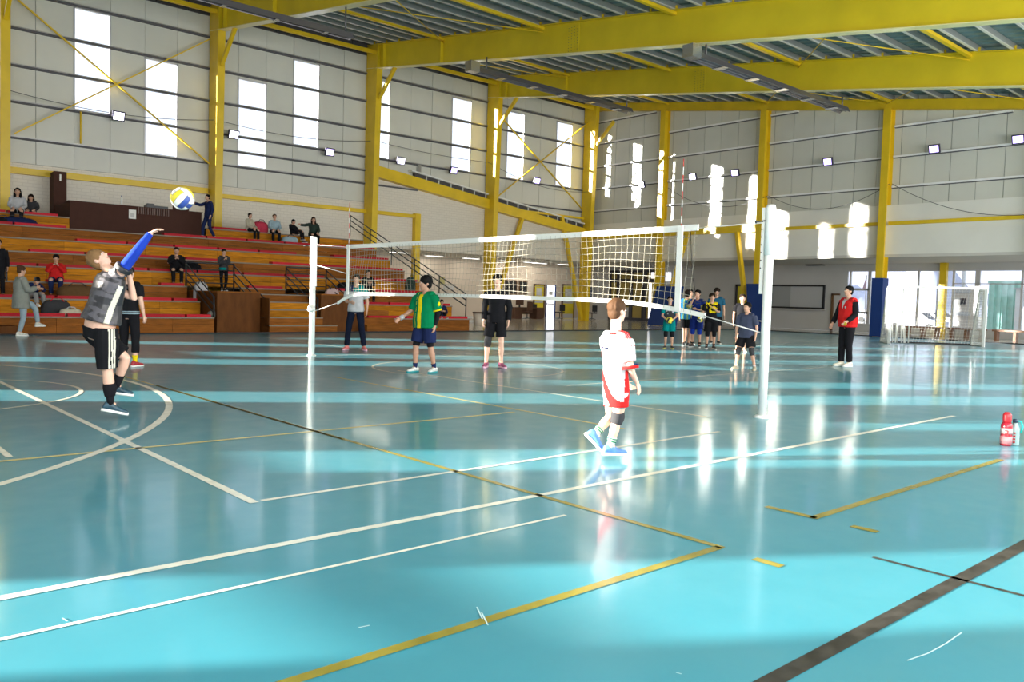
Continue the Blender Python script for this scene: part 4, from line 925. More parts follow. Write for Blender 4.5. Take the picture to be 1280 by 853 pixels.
SCF = mat('pale_scuff', (.45, .60, .62), .5)
for pts in (((1134, 827), (1160, 818), (1182, 806), (1202, 792)), ((448, 786), (462, 783)), ((602, 767), (610, 783)), ((845, 842), (852, 844)), ((78, 774), (84, 778)), ((596, 760), (603, 775))):
    for p_, q_ in zip(pts, pts[1:]): fline(FL(*p_), FL(*q_), .006, SCF, 'scuff_mark', .0032)

# ================================================================== PEOPLE
REM = []
def skinmat(n, c): return mat('skin_' + n, c, .55, noise=.04, nscale=20)
SK1, SK2, SK3 = skinmat('fair', (.72, .44, .33)), skinmat('tan', (.55, .31, .21)), skinmat('olive', (.46, .25, .165))
def cl(n, c, r=.9): return mat('cloth_' + n, tuple(v * .85 for v in c), r, spec=.12, noise=.08, nscale=12)
C_BLK, C_NAVY, C_WHT, C_RED = cl('black', (.012, .012, .015)), cl('navy', (.015, .025, .09)), cl('white', (.54, .54, .56)), cl('red', (.62, .02, .02))
C_GREY, C_GRN, C_YEL, C_TEAL, C_BLUE = cl('grey', (.30, .30, .30)), cl('green', (.0, .20, .075)), cl('yellow', (.85, .66, .01)), cl('teal', (.0, .23, .23)), cl('royal', (.015, .05, .42))
C_JEAN, C_CREAM, C_DBLUE, C_ORNG, C_SKY = cl('pale_jeans', (.33, .42, .48)), cl('beige', (.55, .50, .38)), cl('dusty_navy', (.055, .065, .11)), cl('orange_red', (.85, .09, .03)), cl('sky', (.03, .28, .62))
C_CHAR, C_OLIVE, C_LBLUE, C_STRIPE = cl('charcoal', (.05, .05, .055)), cl('sage_grey', (.27, .28, .25)), cl('light_blue', (.35, .48, .55)), cl('stripe_cream', (.70, .68, .58))
H_BLK, H_BRN, H_BLD, H_DK = cl('hair_black', (.008, .007, .007), .7), cl('hair_brown', (.08, .04, .02), .7), cl('hair_sandy', (.24, .135, .06), .7), cl('hair_dark_brown', (.022, .013, .009), .7)
EYE, LIP = mat('eye_dark', (.02, .012, .01), .2), mat('lips', (.50, .17, .14), .5); EYW = mat('eye_white', (.75, .73, .70), .3)
SOLEW, SHBLK = mat('sole_white', (.78, .78, .74), .5), mat('shoe_black', (.02, .02, .022), .5)
def sh(n, c): return mat('shoe_' + n, c, .5, noise=.25, nscale=25)

def rem(mb, name, mats, parent, vox, sm=3, pat=None, disp=0.0, dsc=9.0):
    o = mb.build(name, mats if pat is None else [mats[0]], parent)
    m = o.modifiers.new('r', 'REMESH'); m.mode = 'VOXEL'; m.voxel_size = vox; m.use_smooth_shade = True
    if sm: s_ = o.modifiers.new('s', 'SMOOTH'); s_.factor = .5; s_.iterations = sm
    REM.append((o, mats if isinstance(mats, (list, tuple)) else [mats], pat, disp, dsc, wloc(parent))); return o

def hand(mb, w_, d, n, s, curl=.35, side=1, fist=False):
    d = d.normalized(); n = (n - d * n.dot(d)).normalized(); a = d.cross(n) * side
    mb.loft([(w_ - d * .01, a, n, .025 * s, .019 * s), (w_ + d * .025 * s, a, n, .032 * s, .017 * s), (w_ + d * .07 * s, a, n, .040 * s, .015 * s), (w_ + d * .088 * s, a, n, .037 * s, .012 * s)], 10)
    for i, L in enumerate((.060, .072, .068, .052)):
        p = w_ + d * (.078 - .004 * abs(i - 1)) * s + a * (.030 - .020 * i) * s; dd = (d + a * (.10 - .07 * i)).normalized(); pts = [p]; 
        for j, f_ in enumerate((.42, .32, .26)):
            c_ = curl * (j + .6) * (1 + .12 * i); v = dd * math.cos(c_) + n * math.sin(c_); pts.append(pts[-1] + v * L * f_ * 1.05 * s)
        mb.tube(pts, [.0095 * s, .0092 * s, .0085 * s, .0072 * s], 7)
    p = w_ + d * .022 * s + a * .028 * s; pts = [p, p + (a * .75 + d * .6 + n * .2).normalized() * .035 * s]; pts.append(pts[-1] + (d * .9 + a * .25 + n * .3).normalized() * .030 * s); mb.tube(pts, [.013 * s, .0105 * s, .0085 * s], 7)

def limb(mb, pts, rs, n=12):
    """smooth tapered limb through joints; rs radii at evenly mixed stations [(t, r)] along the polyline"""
    seg = [(pts[i + 1] - pts[i]).length for i in range(len(pts) - 1)]; tot = sum(seg); out = []; rr = []
    for t, r_ in rs:
        L = t * tot; i = 0
        while i < len(seg) - 1 and L > seg[i]: L -= seg[i]; i += 1
        out.append(pts[i].lerp(pts[i + 1], min(1, L / max(seg[i], 1e-6)))); rr.append(r_)
    mb.tube(out, rr, n)

def person(label, J, look, s=1.0, vox=.011, group=None, base=None):
    g = lambda k, d=None: look.get(k, d)
    b = g('build', 1.0); hs = g('hs', 1.0) * s; skin = g('skin', SK2)
    mS, mH = (J['sL'] + J['sR']) / 2, (J['hL'] + J['hR']) / 2
    base = base or vec(((J['aL'].x + J['aR'].x) / 2, (J['aL'].y + J['aR'].y) / 2, min(J['aL'].z, J['aR'].z) - .085 * s))
    root = thing('person', label, 'person', base, group)
    up = (mS - mH).normalized(); rS, rH = (J['sR'] - J['sL']).normalized(), (J['hR'] - J['hL']).normalized()
    T = (mS - mH).length; sw = (J['sR'] - J['sL']).length / 2; hw = (J['hR'] - J['hL']).length / 2
    bend = g('bend', 0.0)
    def ring(t, rx, ry, infl=0.0, dx=0.0):
        r_ = (rH.lerp(rS, max(0, min(1, t)))).normalized(); f_ = up.cross(r_).normalized(); r2 = f_.cross(up).normalized()
        c = mH + up * T * t + f_ * (dx + bend * math.sin(math.pi * max(0, min(1, t)))); return (c, r2, f_, rx * s * b + infl, ry * s * b + infl, .9)
    prof = [(-.17, .07, .07), (-.08, .135, .095), (.05, .158, .112), (.22, .150, .108), (.42, .135, .098), (.65, .152, .108), (.85, .165, .105), (.97, .14, .085), (1.06, .075, .062)]
    belly = g('belly', 0.0)
    def P_(t): 
        for i in range(len(prof) - 1):
            if t <= prof[i + 1][0] or i == len(prof) - 2:
                u = (t - prof[i][0]) / (prof[i + 1][0] - prof[i][0]); rx = prof[i][1] * (1 - u) + prof[i + 1][1] * u; ry = prof[i][2] * (1 - u) + prof[i + 1][2] * u
                e = belly * math.exp(-((t - .3) / .28) ** 2); return rx + e * .7, ry + e
    fS = up.cross(rS).normalized()
    # ---------------- body
    mb = MB(); mb.loft([ring(t, *P_(t)) for t, _, _ in prof], 18)
    hc, hf, hu = J['hd'], J['hf'].normalized(), J['hu']; hr = hf.cross(hu).normalized(); hu = hr.cross(hf).normalized()
    nk = mS + up * .035 * s; hb = hc - hu * .075 * hs - hf * .018 * hs
    mb.tube([mS - up * .03 * s, nk, hb, hb + hu * .04 * hs], [.064 * s, .056 * s, .052 * hs, .050 * hs], 12)
    mb.ell(hc + hu * .022 * hs - hf * .008 * hs, hr, hf, hu, .075 * hs, .093 * hs, .092 * hs, 16, 12)
    mb.ell(hc - hu * .035 * hs + hf * .020 * hs, hr, hf, hu, .060 * hs, .068 * hs, .080 * hs, 16, 12)
    mb.ell(hc - hu * .090 * hs + hf * .050 * hs, hr, hf, hu, .032 * hs, .030 * hs, .024 * hs)
    mb.ell(hc - hu * .018 * hs + hf * .090 * hs, hr, hf, hu, .013 * hs, .022 * hs, .018 * hs); mb.ell(hc + hu * .004 * hs + hf * .085 * hs, hr, hf, hu, .009 * hs, .013 * hs, .026 * hs)
    for sg in (1, -1): mb.ell(hc + hr * sg * .076 * hs - hu * .012 * hs - hf * .008 * hs, hr, hf, hu, .012 * hs, .020 * hs, .032 * hs, 8, 6)
    for sd, sg in (('L', -1), ('R', 1)):
        S_, E_, W_ = J['s' + sd], J['e' + sd], J['w' + sd]; ab = s * (b * .5 + .5)
        mb.tube([mS.lerp(S_, .45) - up * .01, S_], [.062 * ab, .055 * ab], 10)
        limb(mb, [S_, E_, W_], [(0, .053 * ab), (.12, .052 * ab), (.3, .046 * ab), (.48, .039 * ab), (.58, .042 * ab), (.75, .034 * ab), (1, .024 * ab)])
        if not g('nohand' + sd):
            hd_ = J.get('hdir' + sd) or ((W_ - E_).normalized()); hn = J.get('hn' + sd) or (rS * -sg + fS * .3); hand(mb, W_, hd_, hn, s * g('handscale', 1.0), g('curl', .35), sg * (1 if hn.dot(rS) * sg <= 0 else 1))
        Hh, K, A = J['h' + sd], J['k' + sd], J['a' + sd]; fd = J['f' + sd].normalized()
        limb(mb, [Hh, K, A], [(0, .088 * s * b), (.2, .080 * s * b), (.4, .062 * s * b), (.5, .053 * ab), (.56, .050 * ab), (.68, .055 * ab), (.82, .043 * ab), (.97, .034 * s), (1, .035 * s)])
        mb.tube([A, A - vec((0, 0, .04 * s)) * 0 + fd * .05 * s], [.036 * s, .03 * s], 8)
    rem(mb, 'body', skin, root, vox, 2)
    # ---------------- face
    if not g('noface'):
        for sg in (1, -1):
            e = MB(); c = hc + hf * .079 * hs + hr * sg * .030 * hs + hu * .006 * hs; e.ell(c, hr, hf, hu, .0125 * hs, .010 * hs, .0075 * hs, 10, 6); e.mi = 1; e.ell(c + hf * .006 * hs, hr, hf, hu, .006 * hs, .006 * hs, .0065 * hs, 8, 6); e.build('eye', [EYW, EYE], root)
            MB().tube([hc + hf * .082 * hs + hr * sg * .014 * hs + hu * .026 * hs, hc + hf * .085 * hs + hr * sg * .030 * hs + hu * .031 * hs, hc + hf * .074 * hs + hr * sg * .046 * hs + hu * .026 * hs], .0042 * hs, 6).build('eyebrow', g('hair', H_BLK), root)
        MB().ell(hc - hu * .055 * hs + hf * .082 * hs, hr, hf, hu, .024 * hs, .010 * hs, .0075 * hs, 10, 6).build('lips', LIP, root)
    # ---------------- hair
    hm = MB(); hst = g('hairstyle', 'short'); rn = random.Random(hash(label) % 1000 if False else len(label)); th = g('hthick', 1.0)
    hm.ell(hc + hu * .040 * hs - hf * .020 * hs, hr, hf, hu, .083 * hs * th, .096 * hs * th, .086 * hs * th, 16, 12)
    hm.ell(hc - hu * .020 * hs - hf * .048 * hs, hr, hf, hu, .074 * hs * th, .056 * hs * th, .072 * hs, 16, 12)
    for i in range(9): u = i / 8 * 2 - 1; hm.ell(hc + hu * (.083 - .012 * u * u) * hs + hf * (.052 - .018 * u * u + g('fringe', 0)) * hs + hr * u * .052 * hs, hr, (hf - hu * .7).normalized(), (hu + hf * .7).normalized(), .014 * hs, .034 * hs, .017 * hs, 8, 6)
    for i in range(46):
        a_, e_ = rn.uniform(0, 6.28), rn.uniform(-.15, 1.3); d_ = hr * math.cos(a_) * math.cos(e_) + hf * math.sin(a_) * math.cos(e_) + hu * math.sin(e_)
        if d_.dot(hf) > .35 and e_ < .75: continue
        hm.ell(hc + hu * .036 * hs - hf * .020 * hs + d_ * .084 * hs * th, d_.cross(hu + hf * .1).normalized(), d_, d_.cross(d_.cross(hu + hf * .1)).normalized(), .014 * hs, .014 * hs, .026 * hs, 7, 5)
    for sg in (1, -1): hm.ell(hc + hr * sg * .072 * hs + hu * .022 * hs + hf * .006 * hs, hr, hf, hu, .013 * hs, .022 * hs, .035 * hs, 8, 6)
    if hst == 'long':
        for sg in (-1, -.4, .4, 1): hm.tube([hc + hu * .03 * hs - hf * .03 * hs + hr * sg * .07 * hs, hc - hu * .08 * hs - hf * .03 * hs + hr * sg * .08 * hs, hc - hu * .20 * hs - hf * (.05 - .06 * abs(sg)) * hs + hr * sg * .085 * hs, hc - hu * .30 * hs - hf * .02 * hs + hr * sg * .07 * hs], [.035 * hs, .038 * hs, .034 * hs, .015 * hs], 8)
    if hst == 'bun': hm.sph(hc + hu * .09 * hs - hf * .09 * hs, .045 * hs)
    if hst == 'cap': pass
    rem(hm, 'hair', g('hair', H_BLK), root, max(vox * .8, .008), 1, disp=.003 * s, dsc=60)
    # ---------------- shirt
    def local(p):     # -> (right, fwd, up) in torso coordinates, up 0 at hips, 1 at shoulders
        d_ = p - mH; t = d_.dot(up) / T; r_ = (rH.lerp(rS, max(0, min(1, t)))).normalized(); f_ = up.cross(r_).normalized(); return d_.dot(r_) / s, d_.dot(f_) / s, t
    def topmesh(t0, ease, sl, slr, collar=True, flare=0.0):
        m_ = MB(); ts = [t0, t0 + .1, .1, .3, .5, .7, .86, .97, 1.05]; ts = sorted(set([t for t in ts if t >= t0])); rg = []
        for t in ts:
            rx, ry = P_(max(t, -.02)); tp = max(0, (.45 - t)) * flare; rg.append(ring(t, rx + tp, ry + tp, ease * s if t < 1 else ease * s * .6))
        m_.loft(rg, 20)
        for sd in 'LR':
            if isinstance(sl, dict): L = sl[sd]
            else: L = sl
            S_, E_, W_ = J['s' + sd], J['e' + sd], J['w' + sd]; ab = s * (b * .5 + .5)
            m_.tube([mS.lerp(S_, .3), mS.lerp(S_, .7), S_], [.066 * ab + ease * s * .3, .064 * ab + ease * s * .4, .058 * ab + ease * s * .5], 12)
            l1, l2 = (E_ - S_).length, (W_ - E_).length; tot = l1 + l2; end = L * tot; pts = [S_]; rr = [.060 * ab + ease * s * .4]; k = 0
            for q_ in (.2, .4, .55, .7, .85, 1.0):
                dd = q_ * end; pts.append(S_.lerp(E_, dd / l1) if dd < l1 else E_.lerp(W_, (dd - l1) / l2)); u = dd / tot; rr.append((.055 - .022 * u) * ab + slr * s * (1 if L < .6 else .8))
            m_.tube(pts, rr, 12)
        return m_
    if g('top'):
        tp = g('top'); rem(topmesh(tp.get('t0', -.12), tp.get('ease', .022), tp.get('sleeve', .36), tp.get('slr', .024), flare=tp.get('flare', .04)), tp.get('name', 'shirt'), tp['mat'], root, vox, 2, (lambda p, f=tp.get('pat'): f(*local(p))) if tp.get('pat') else None, .006 * s, 9)
    if g('under'):      # long tight sleeves beneath
        m_ = MB()
        for sd in g('under')['sides']:
            S_, E_, W_ = J['s' + sd], J['e' + sd], J['w' + sd]; limb(m_, [S_.lerp(E_, g('under').get('from', .3)), E_, W_.lerp(E_, .04)], [(0, .060 * s), (.25, .058 * s), (.5, .052 * s), (.65, .050 * s), (1, .034 * s)])
            rem(m_, 'sleeve', g('under')['mat'], root, vox, 1)
            m_ = MB()
    if g('vest'): rem(topmesh(g('vest').get('t0', -.1), .038, .06, .02), 'vest', g('vest')['mat'], root, vox, 2, (lambda p, f=g('vest').get('pat'): f(*local(p))) if g('vest').get('pat') else None, .006 * s, 9)
    if g('collar'):
        q = MB(); pts = [mS + up * .045 * s + (rS * math.cos(a_) * .066 + fS * math.sin(a_) * .064) * s - up * .03 * s * max(0, math.sin(a_)) for a_ in [2 * math.pi * i / 16 for i in range(17)]]; q.tube(pts, .011 * s, 6).build('collar', g('collar'), root)
    # ---------------- lower garment
    def bottoms(frac, ease, hem, t1=.16):
        m_ = MB(); m_.loft([ring(t, *P_(max(t, -.1)), ease * s) for t in (-.14, -.06, .04, t1)], 20)
        for sd in 'LR':
            Hh, K, A = J['h' + sd], J['k' + sd], J['a' + sd]; l1, l2 = (K - Hh).length, (A - K).length; tot = l1 + l2; pts = [Hh + up * .02]; rr = [.092 * s * b + ease * s * .6]
            fr = frac[sd] if isinstance(frac, dict) else frac
            for q_ in (.2, .4, .6, .8, .93, 1.0):
                dd = q_ * fr * tot; pts.append(Hh.lerp(K, dd / l1) if dd < l1 else K.lerp(A, (dd - l1) / l2)); u = dd / tot
                bod = .088 - .07 * u if u < .5 else .054 - .028 * (u - .5) * 1.4; rr.append(bod * s * (b if u < .4 else (b + 1) / 2) + ease * s + hem * s * q_)
            m_.tube(pts, rr, 14)
        return m_
    if g('tights'): m_ = g('tights'); rem(bottoms(m_['len'], .007, 0), 'tights', m_['mat'], root, vox, 1)
    if g('bottom'):
        m_ = g('bottom'); 
        rem(bottoms(m_['len'], m_.get('ease', .014), m_.get('hem', .012), m_.get('t1', .16)), m_.get('name', 'shorts'), m_['mat'], root, vox, 2, (lambda p, f=m_.get('pat'): f(p, J, s)) if m_.get('pat') else None, .005 * s, 8)
    # ---------------- socks, pads, shoes
    for sd in 'LR':
        K, A, Hh = J['k' + sd], J['a' + sd], J['h' + sd]; fd = J['f' + sd].normalized(); fu = J.get('fu' + sd) or vec((0, 0, 1)); fu = (fu - fd * fu.dot(fd)).normalized(); fr = fd.cross(fu)
        sk = g('sock' + sd, g('sock'))
        if sk:
            m_, L = sk; q = MB().tube([A - fu * .02 * s, A.lerp(K, .12), A.lerp(K, L)], [.040 * s, .040 * s, (.040 + .035 * L) * s], 12); sock_o = q.build('sock', m_, root)
            if g('sockstripe'): 
                for u in (.55, .8): MB().tube([A.lerp(K, L * u), A.lerp(K, L * u + .03)], [(.043 + .035 * L * u) * s] * 2, 12).build('sock_stripe', g('sockstripe'), sock_o)
        pd = g('pad' + sd, g('pad'))
        if pd:
            q = MB(); c0 = pd[1] if len(pd) > 1 else .0; kf = (fd - (K - A).normalized() * fd.dot((K - A).normalized())).normalized()
            ctr = K.lerp(A, c0) if c0 > 0 else K; hi = ctr.lerp(Hh, .24) if c0 == 0 else ctr.lerp(K, .22); lo = ctr.lerp(A, .24) if c0 == 0 else ctr.lerp(A, .5)
            r_ = .066 if c0 == 0 else .060; q.tube([hi, ctr.lerp(hi, .4), ctr, ctr.lerp(lo, .5), lo], [r_ * s, (r_ + .006) * s, (r_ + .006) * s, (r_ + .002) * s, (r_ - .006) * s], 14); q.ell(ctr + kf * .045 * s, (hi - lo).normalized().cross(kf), kf, (hi - lo).normalized(), .045 * s, .030 * s, .065 * s); rem(q, 'knee_pad', pd[0], root, vox, 1)
        so_ = g('shoe' + sd, g('shoe', (SHBLK, SOLEW))); q = MB(); fs_ = s * g('fs', 1.0)
        grd = -.080 * s
        U = [(-.075, .012, .022, .030), (-.062, .03, .034, .045), (-.02, .045, .040, .055), (.03, .036, .041, .045), (.08, .020, .043, .032), (.13, .012, .043, .026), (.17, .008, .034, .021), (.19, .004, .018, .013)]
        q.loft([(A + fd * x * fs_ + fu * (grd + .018 * s + z * s + .008 * s), fr, fu, rx * s, rz * s) for x, z, rx, rz in U], 14)
        q.tube([A + fu * (-.02 * s), A + fu * .012 * s], [.042 * s, .041 * s], 12)
        shoe_o = rem(q, 'shoe', so_[0], root, min(vox, .008), 1)
        q = MB(); O = [(-.082, .024), (-.06, .037), (-.01, .040), (.05, .040), (.10, .047), (.14, .046), (.175, .036), (.198, .016)]
        q.loft([(A + fd * x * fs_ + fu * (grd + .012 * s), fr, fu, rx * s, .017 * s, .6) for x, rx in O], 12).build('sole', so_[1], shoe_o)
        if vox < .009:
            for j in range(4): c = A + fd * (.045 + .025 * j) * fs_ + fu * (grd + (.072 - .010 * j) * s); MB().tube([c - fr * .025 * s, c + fu * .004, c + fr * .025 * s], .004 * s, 6).build('lace', so_[2] if len(so_) > 2 else SOLEW, shoe_o)
    return root, dict(up=up, rS=rS, fS=fS, mS=mS, mH=mH, T=T, s=s)

def proj(P): q_ = CM @ (np.array(P) - C0); return 640 + FPX * q_[0] / q_[2], 426.5 + FPX * q_[1] / q_[2]
def hgt(P, ytop):       # height above P whose projection has that image row
    lo, hi = 0.2, 3.0
    for _ in range(30):
        m_ = (lo + hi) / 2
        if proj((P.x, P.y, P.z + m_))[1] > ytop: lo = m_
        else: hi = m_
    return lo
STD = dict(sR=(.180, 0, 1.42), sL=(-.180, 0, 1.42), eR=(.235, -.03, 1.14), eL=(-.235, -.03, 1.14), wR=(.245, .05, .89), wL=(-.245, .05, .89), hR=(.09, 0, .92), hL=(-.09, 0, .92), kR=(.105, .03, .50), kL=(-.105, .03, .50), aR=(.11, -.01, .085), aL=(-.11, -.01, .085), hd=(0, .02, 1.635))
SIT = dict(sR=(.175, .02, .97), sL=(-.175, .02, .97), eR=(.23, .10, .72), eL=(-.23, .10, .72), wR=(.12, .33, .62), wL=(-.12, .33, .62), hR=(.09, 0, .53), hL=(-.09, 0, .53), kR=(.13, .42, .54), kL=(-.13, .42, .54), aR=(.12, .42, .085), aL=(-.12, .42, .085), hd=(0, .06, 1.18))
def figure(P, H, ang, pose, over=None, head=(0, 0), fdir=(.25, -.25), wface=None):
    """joints of a figure standing at P, height H; ang: 0 faces the camera, 90 faces the photo's right; head: extra (turn, pitch) in degrees"""
    if wface is None:
        tcv = vec((-P.x, -P.y, 0)).normalized(); ir = vec((-tcv.y, tcv.x, 0)); a_ = math.radians(ang); f = tcv * math.cos(a_) + ir * math.sin(a_)
    else: f = vec(wface).normalized()
    u = vec((0, 0, 1)); r = f.cross(u); k = H / 1.75; D = dict(pose); D.update(over or {}); J = {}
    for key, v in D.items():
        if key in ('hdirR', 'hdirL', 'hnR', 'hnL', 'fuL', 'fuR', 'fRv', 'fLv'): J[key if not key.endswith('v') else key[:-1]] = r * v[0] + f * v[1] + u * v[2]
        else: J[key] = P + (r * v[0] + f * v[1] + u * v[2]) * k
    t_, p_ = math.radians(head[0]), math.radians(head[1]); hf = (f * math.cos(t_) + r * math.sin(t_)); J['hf'] = hf * math.cos(p_) + u * math.sin(p_); J['hu'] = u * math.cos(p_) - hf * math.sin(p_)
    J.setdefault('fR', (f + r * fdir[0])); J.setdefault('fL', (f + r * fdir[1])); return J
FACEL = -90
# --- 1. the serving boy, large at the left
def server():
    nf = FL(139, 526.5); d0 = depth(nf)
    j = lambda x, y, dd=0: PD(x, y, d0 + dd)
    J = dict(hd=j(124.5, 324.5, .06), hf=(j(136, 310.5, -.03) - j(125, 324.5, 0)), hu=(j(110, 315, -.0) - j(125, 324.5, 0)),
             sR=j(152, 339, -.12), sL=j(128, 350, .14), eR=j(172, 313, -.14), wR=j(188.5, 291.5, -.10), eL=j(167, 374, .22), wL=j(161.5, 344, .10),
             hR=j(133, 413, -.08), hL=j(114, 414, .10), kR=j(134, 457, -.06), kL=j(157, 447, .16), aR=j(138.5, 506, 0), aL=j(145, 484, .22))
    fwd = (j(160, 520, .10) - j(130, 520, 0)).normalized(); dn_ = vec((0, 0, -1))
    J['fR'] = (fwd + dn_ * .20).normalized(); J['fL'] = (fwd + dn_ * .12).normalized()
    J['hdirR'] = (j(204, 283.5, -.08) - j(188.5, 291.5, -.10)); J['hnR'] = dn_ * 1.0 + fwd * .3; J['hdirL'] = (j(163, 333, .1) - j(161.5, 344, .1)); J['hnL'] = fwd
    def sp(x, y, t):       # cream side panel and collar of the black shirt
        if x > .02 and abs(y + .015 - .12 * (t - .45)) < .030 and t < .86: return 1
        if y < .03 and t > .1 and mnoise.noise((x * 6 + t * 4, y * 5, t * 13)) > .02: return 2  # lighter grey streaks paint the sunlit folds of the back
        return 0
    def st(p, J, s):
        a, b_ = J['hR'], J['kR']; d_ = b_ - a; t = (p - a).dot(d_) / d_.length_squared; q_ = a + d_ * t; v = p - q_
        r_ = (J['hR'] - J['hL']).normalized(); f_ = d_.normalized().cross(r_)
        f_ = f_ if f_.dot(fwd) > 0 else -f_
        if v.dot(r_) < .02: return 0
        ang = v.dot(f_); 
        for k in (-1, 0, 1):
            if abs(ang - .0 - k * .025) < .0085: return 1
        return 0
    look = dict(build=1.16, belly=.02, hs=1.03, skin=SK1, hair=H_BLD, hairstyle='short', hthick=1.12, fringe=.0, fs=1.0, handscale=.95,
                top=dict(mat=[mat('satin_black', (.022, .021, .026), .36, spec=.5, bump=.3, bscale=14), C_STRIPE, mat('sunlit_fold_grey', (.105, .10, .115), .7, spec=.2)], pat=sp, t0=.17, ease=.030, sleeve={'L': .38, 'R': .12}, slr=.036, flare=.06), under=dict(mat=C_BLUE, sides='R', **{'from': .12}),
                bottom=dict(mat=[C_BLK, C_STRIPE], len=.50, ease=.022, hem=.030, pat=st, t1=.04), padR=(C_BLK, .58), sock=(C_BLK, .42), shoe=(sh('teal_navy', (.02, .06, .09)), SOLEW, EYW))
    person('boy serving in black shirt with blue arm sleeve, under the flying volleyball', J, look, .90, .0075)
server()
# --- 2. boy in the red and white shirt
def redwhite():
    d0 = depth(FL(765, 576)); j = lambda x, y, dd=0: PD(x, y, d0 + dd)
    away = vec((ray(768, 430)[0], ray(768, 430)[1], 0)).normalized(); ir = vec((away.y, -away.x, 0)); f = (ir * .80 + away * .60).normalized(); u = vec((0, 0, 1))
    J = dict(hd=j(772, 389, .02), hf=f + away * .15 + u * .0, hu=u - f * .05, sL=j(757, 421, .08), sR=j(783, 424, -.09), eR=j(788, 462, -.10), wR=j(796.5, 479, -.02), eL=j(768, 465, .26), wL=j(782, 478, .28),
             hL=j(765, 492, .06), hR=j(775, 493, -.06), kR=j(772, 521, .0), kL=j(763, 521, .10), aR=j(762.5, 559.5, 0), aL=j(744, 543, .06))
    J['fR'] = (ir + away * .3 - u * .02).normalized(); J['fL'] = (ir * .70 - u * .72 + away * .2).normalized(); J['fuL'] = (u * .6 + ir * .6)
    J['hdirR'] = (j(799, 488, 0) - j(796.5, 479, 0)); J['hnR'] = -ir + away * .5
    def jersey(x, y, t):
        if t < -.20: return 1                       # red hem
        # sleeve cuff and shoulder stripes handled by separate parts; red diagonal swooping to the lower side
        c = -.17 + .05 * (1 - t) + (.36 * (.45 - t) if t < .45 else 0)
        if y < .07 and t < .92 and abs(x - c) < .022 + .045 * max(0, .75 - t): return 1
        if x > .04 and t < .42 and y > .0 and y < .10 - .12 * t: return 1
        return 0
    look = dict(build=.92, hs=1.03, skin=SK1, hair=H_BRN, hthick=1.03, fs=.98, handscale=.95,
                top=dict(mat=[C_WHT, C_RED, C_ORNG], pat=jersey, t0=-.23, ease=.022, sleeve=.46, slr=.030, flare=.0, name='jersey'), collar=C_RED,
                bottom=dict(mat=C_WHT, len=.24, ease=.010, hem=.004), padR=(C_CHAR,), padL=None, sock=(C_WHT, .34), sockstripe=C_GRN, shoe=(sh('light_blue', (.08, .20, .52)), SOLEW, EYW))
    root, g = person('boy in red and white football shirt walking before the net', J, look, .80, .0075)
    # cuff of the right sleeve, three shoulder stripes, printed number
    E_, S_, W_ = J['eR'], J['sR'], J['wR']; c = S_.lerp(E_, .93); d_ = (E_ - S_).normalized()
    MB().tube([c - d_ * .012, c + d_ * .012], [.0705, .0715], 16).build('cuff', C_RED, root)
    up, rS, fS, mS = g['up'], g['rS'], g['fS'], g['mS']
    for k in range(3):
        o = (k - 1) * .020; MB().tube([mS.lerp(S_, .35) + up * .062 + fS * o, S_ + up * .064 - up * .012 + fS * o, S_.lerp(E_, .25) + rS * .060 + fS * o + up * .01], .0038, 6).build('shoulder_stripe', C_RED, root)
    MB().ell(S_.lerp(E_, .55) + rS * .07 - fS * .012, fS, rS, up, .020, .010, .026, 10, 6).build('sleeve_badge', mat('badge', (.5, .45, .5), .6), root)
    for k in range(4): cc = S_.lerp(E_, .80) + rS * .068 + fS * (.02 - .014 * k) ; MB().ell(cc, fS, rS, up, .0045, .008, .007, 6, 4).build('printed_mark', C_NAVY, root)
    for k in range(3): cc = mS - up * (.085) - fS * .128 * .8 + rS * (-.05 + .022 * k); MB().ell(cc, rS, fS, up, .007, .008, .009, 6, 4).build('printed_mark', C_NAVY, root)
redwhite()
# --- 3. player in green and yellow
def green():
    P = FL(530, 466); P.z = 0; H = hgt(P, 346.5)
    def pt(x, y, t):
        if t < -.0 and False: return 0
        if y > -.02 and abs(x + .02) < .042: return 1
        if y > -.02 and .075 < x < .082: return 1
        if abs(x) > .19 and t > .30 and t < .50 and False: return 1
        return 0
    J = figure(P, H, -42, STD, dict(sR=(.19, 0, 1.40), wR=(.34, .30, .98), eR=(.27, .06, 1.14), eL=(-.25, -.06, 1.12), wL=(-.24, .0, .86), aR=(.13, .10, .085), aL=(-.16, -.10, .085), kR=(.12, .10, .50), kL=(-.14, .0, .50)), head=(25, 0), fdir=(.1, -.15))
    root, g = person('player in green shirt with yellow stripe and navy shorts facing left', J, dict(build=1.14, belly=.03, hs=1.14, skin=SK3, hair=H_BLK, hthick=1.12,
        top=dict(mat=[C_GRN, C_YEL], pat=pt, t0=-.20, ease=.030, sleeve=.47, slr=.036, flare=.05, name='jersey'), collar=C_YEL, under=dict(mat=C_BLK, sides='L', **{'from': .8}), tights=dict(mat=C_BLK, len=.52), bottom=dict(mat=C_NAVY, len=.44, ease=.024, hem=.03), sock=(C_NAVY, .22), shoe=(sh('white_teal', (.68, .70, .66)), mat('sole_teal', (.01, .25, .28), .5))), H / 1.75, .010)
    S_, E_, W_ = J['sL'], J['eL'], J['wL']
    c = S_.lerp(E_, .90); d_ = (E_ - S_).normalized(); MB().tube([c - d_ * .012, c + d_ * .014], [.083, .084], 14).build('cuff', C_YEL, root)
    c = S_.lerp(E_, .55) - g['rS'] * .075; MB().ell(c, g['fS'], g['rS'], g['up'], .035, .012, .045, 10, 6).build('sleeve_badge', C_YEL, root)
    c = J['wR'].lerp(J['eR'], .12); d_ = (J['wR'] - J['eR']).normalized(); MB().tube([c - d_ * .035, c + d_ * .035], [.042, .040], 12).build('wristband', C_WHT, root)
green()
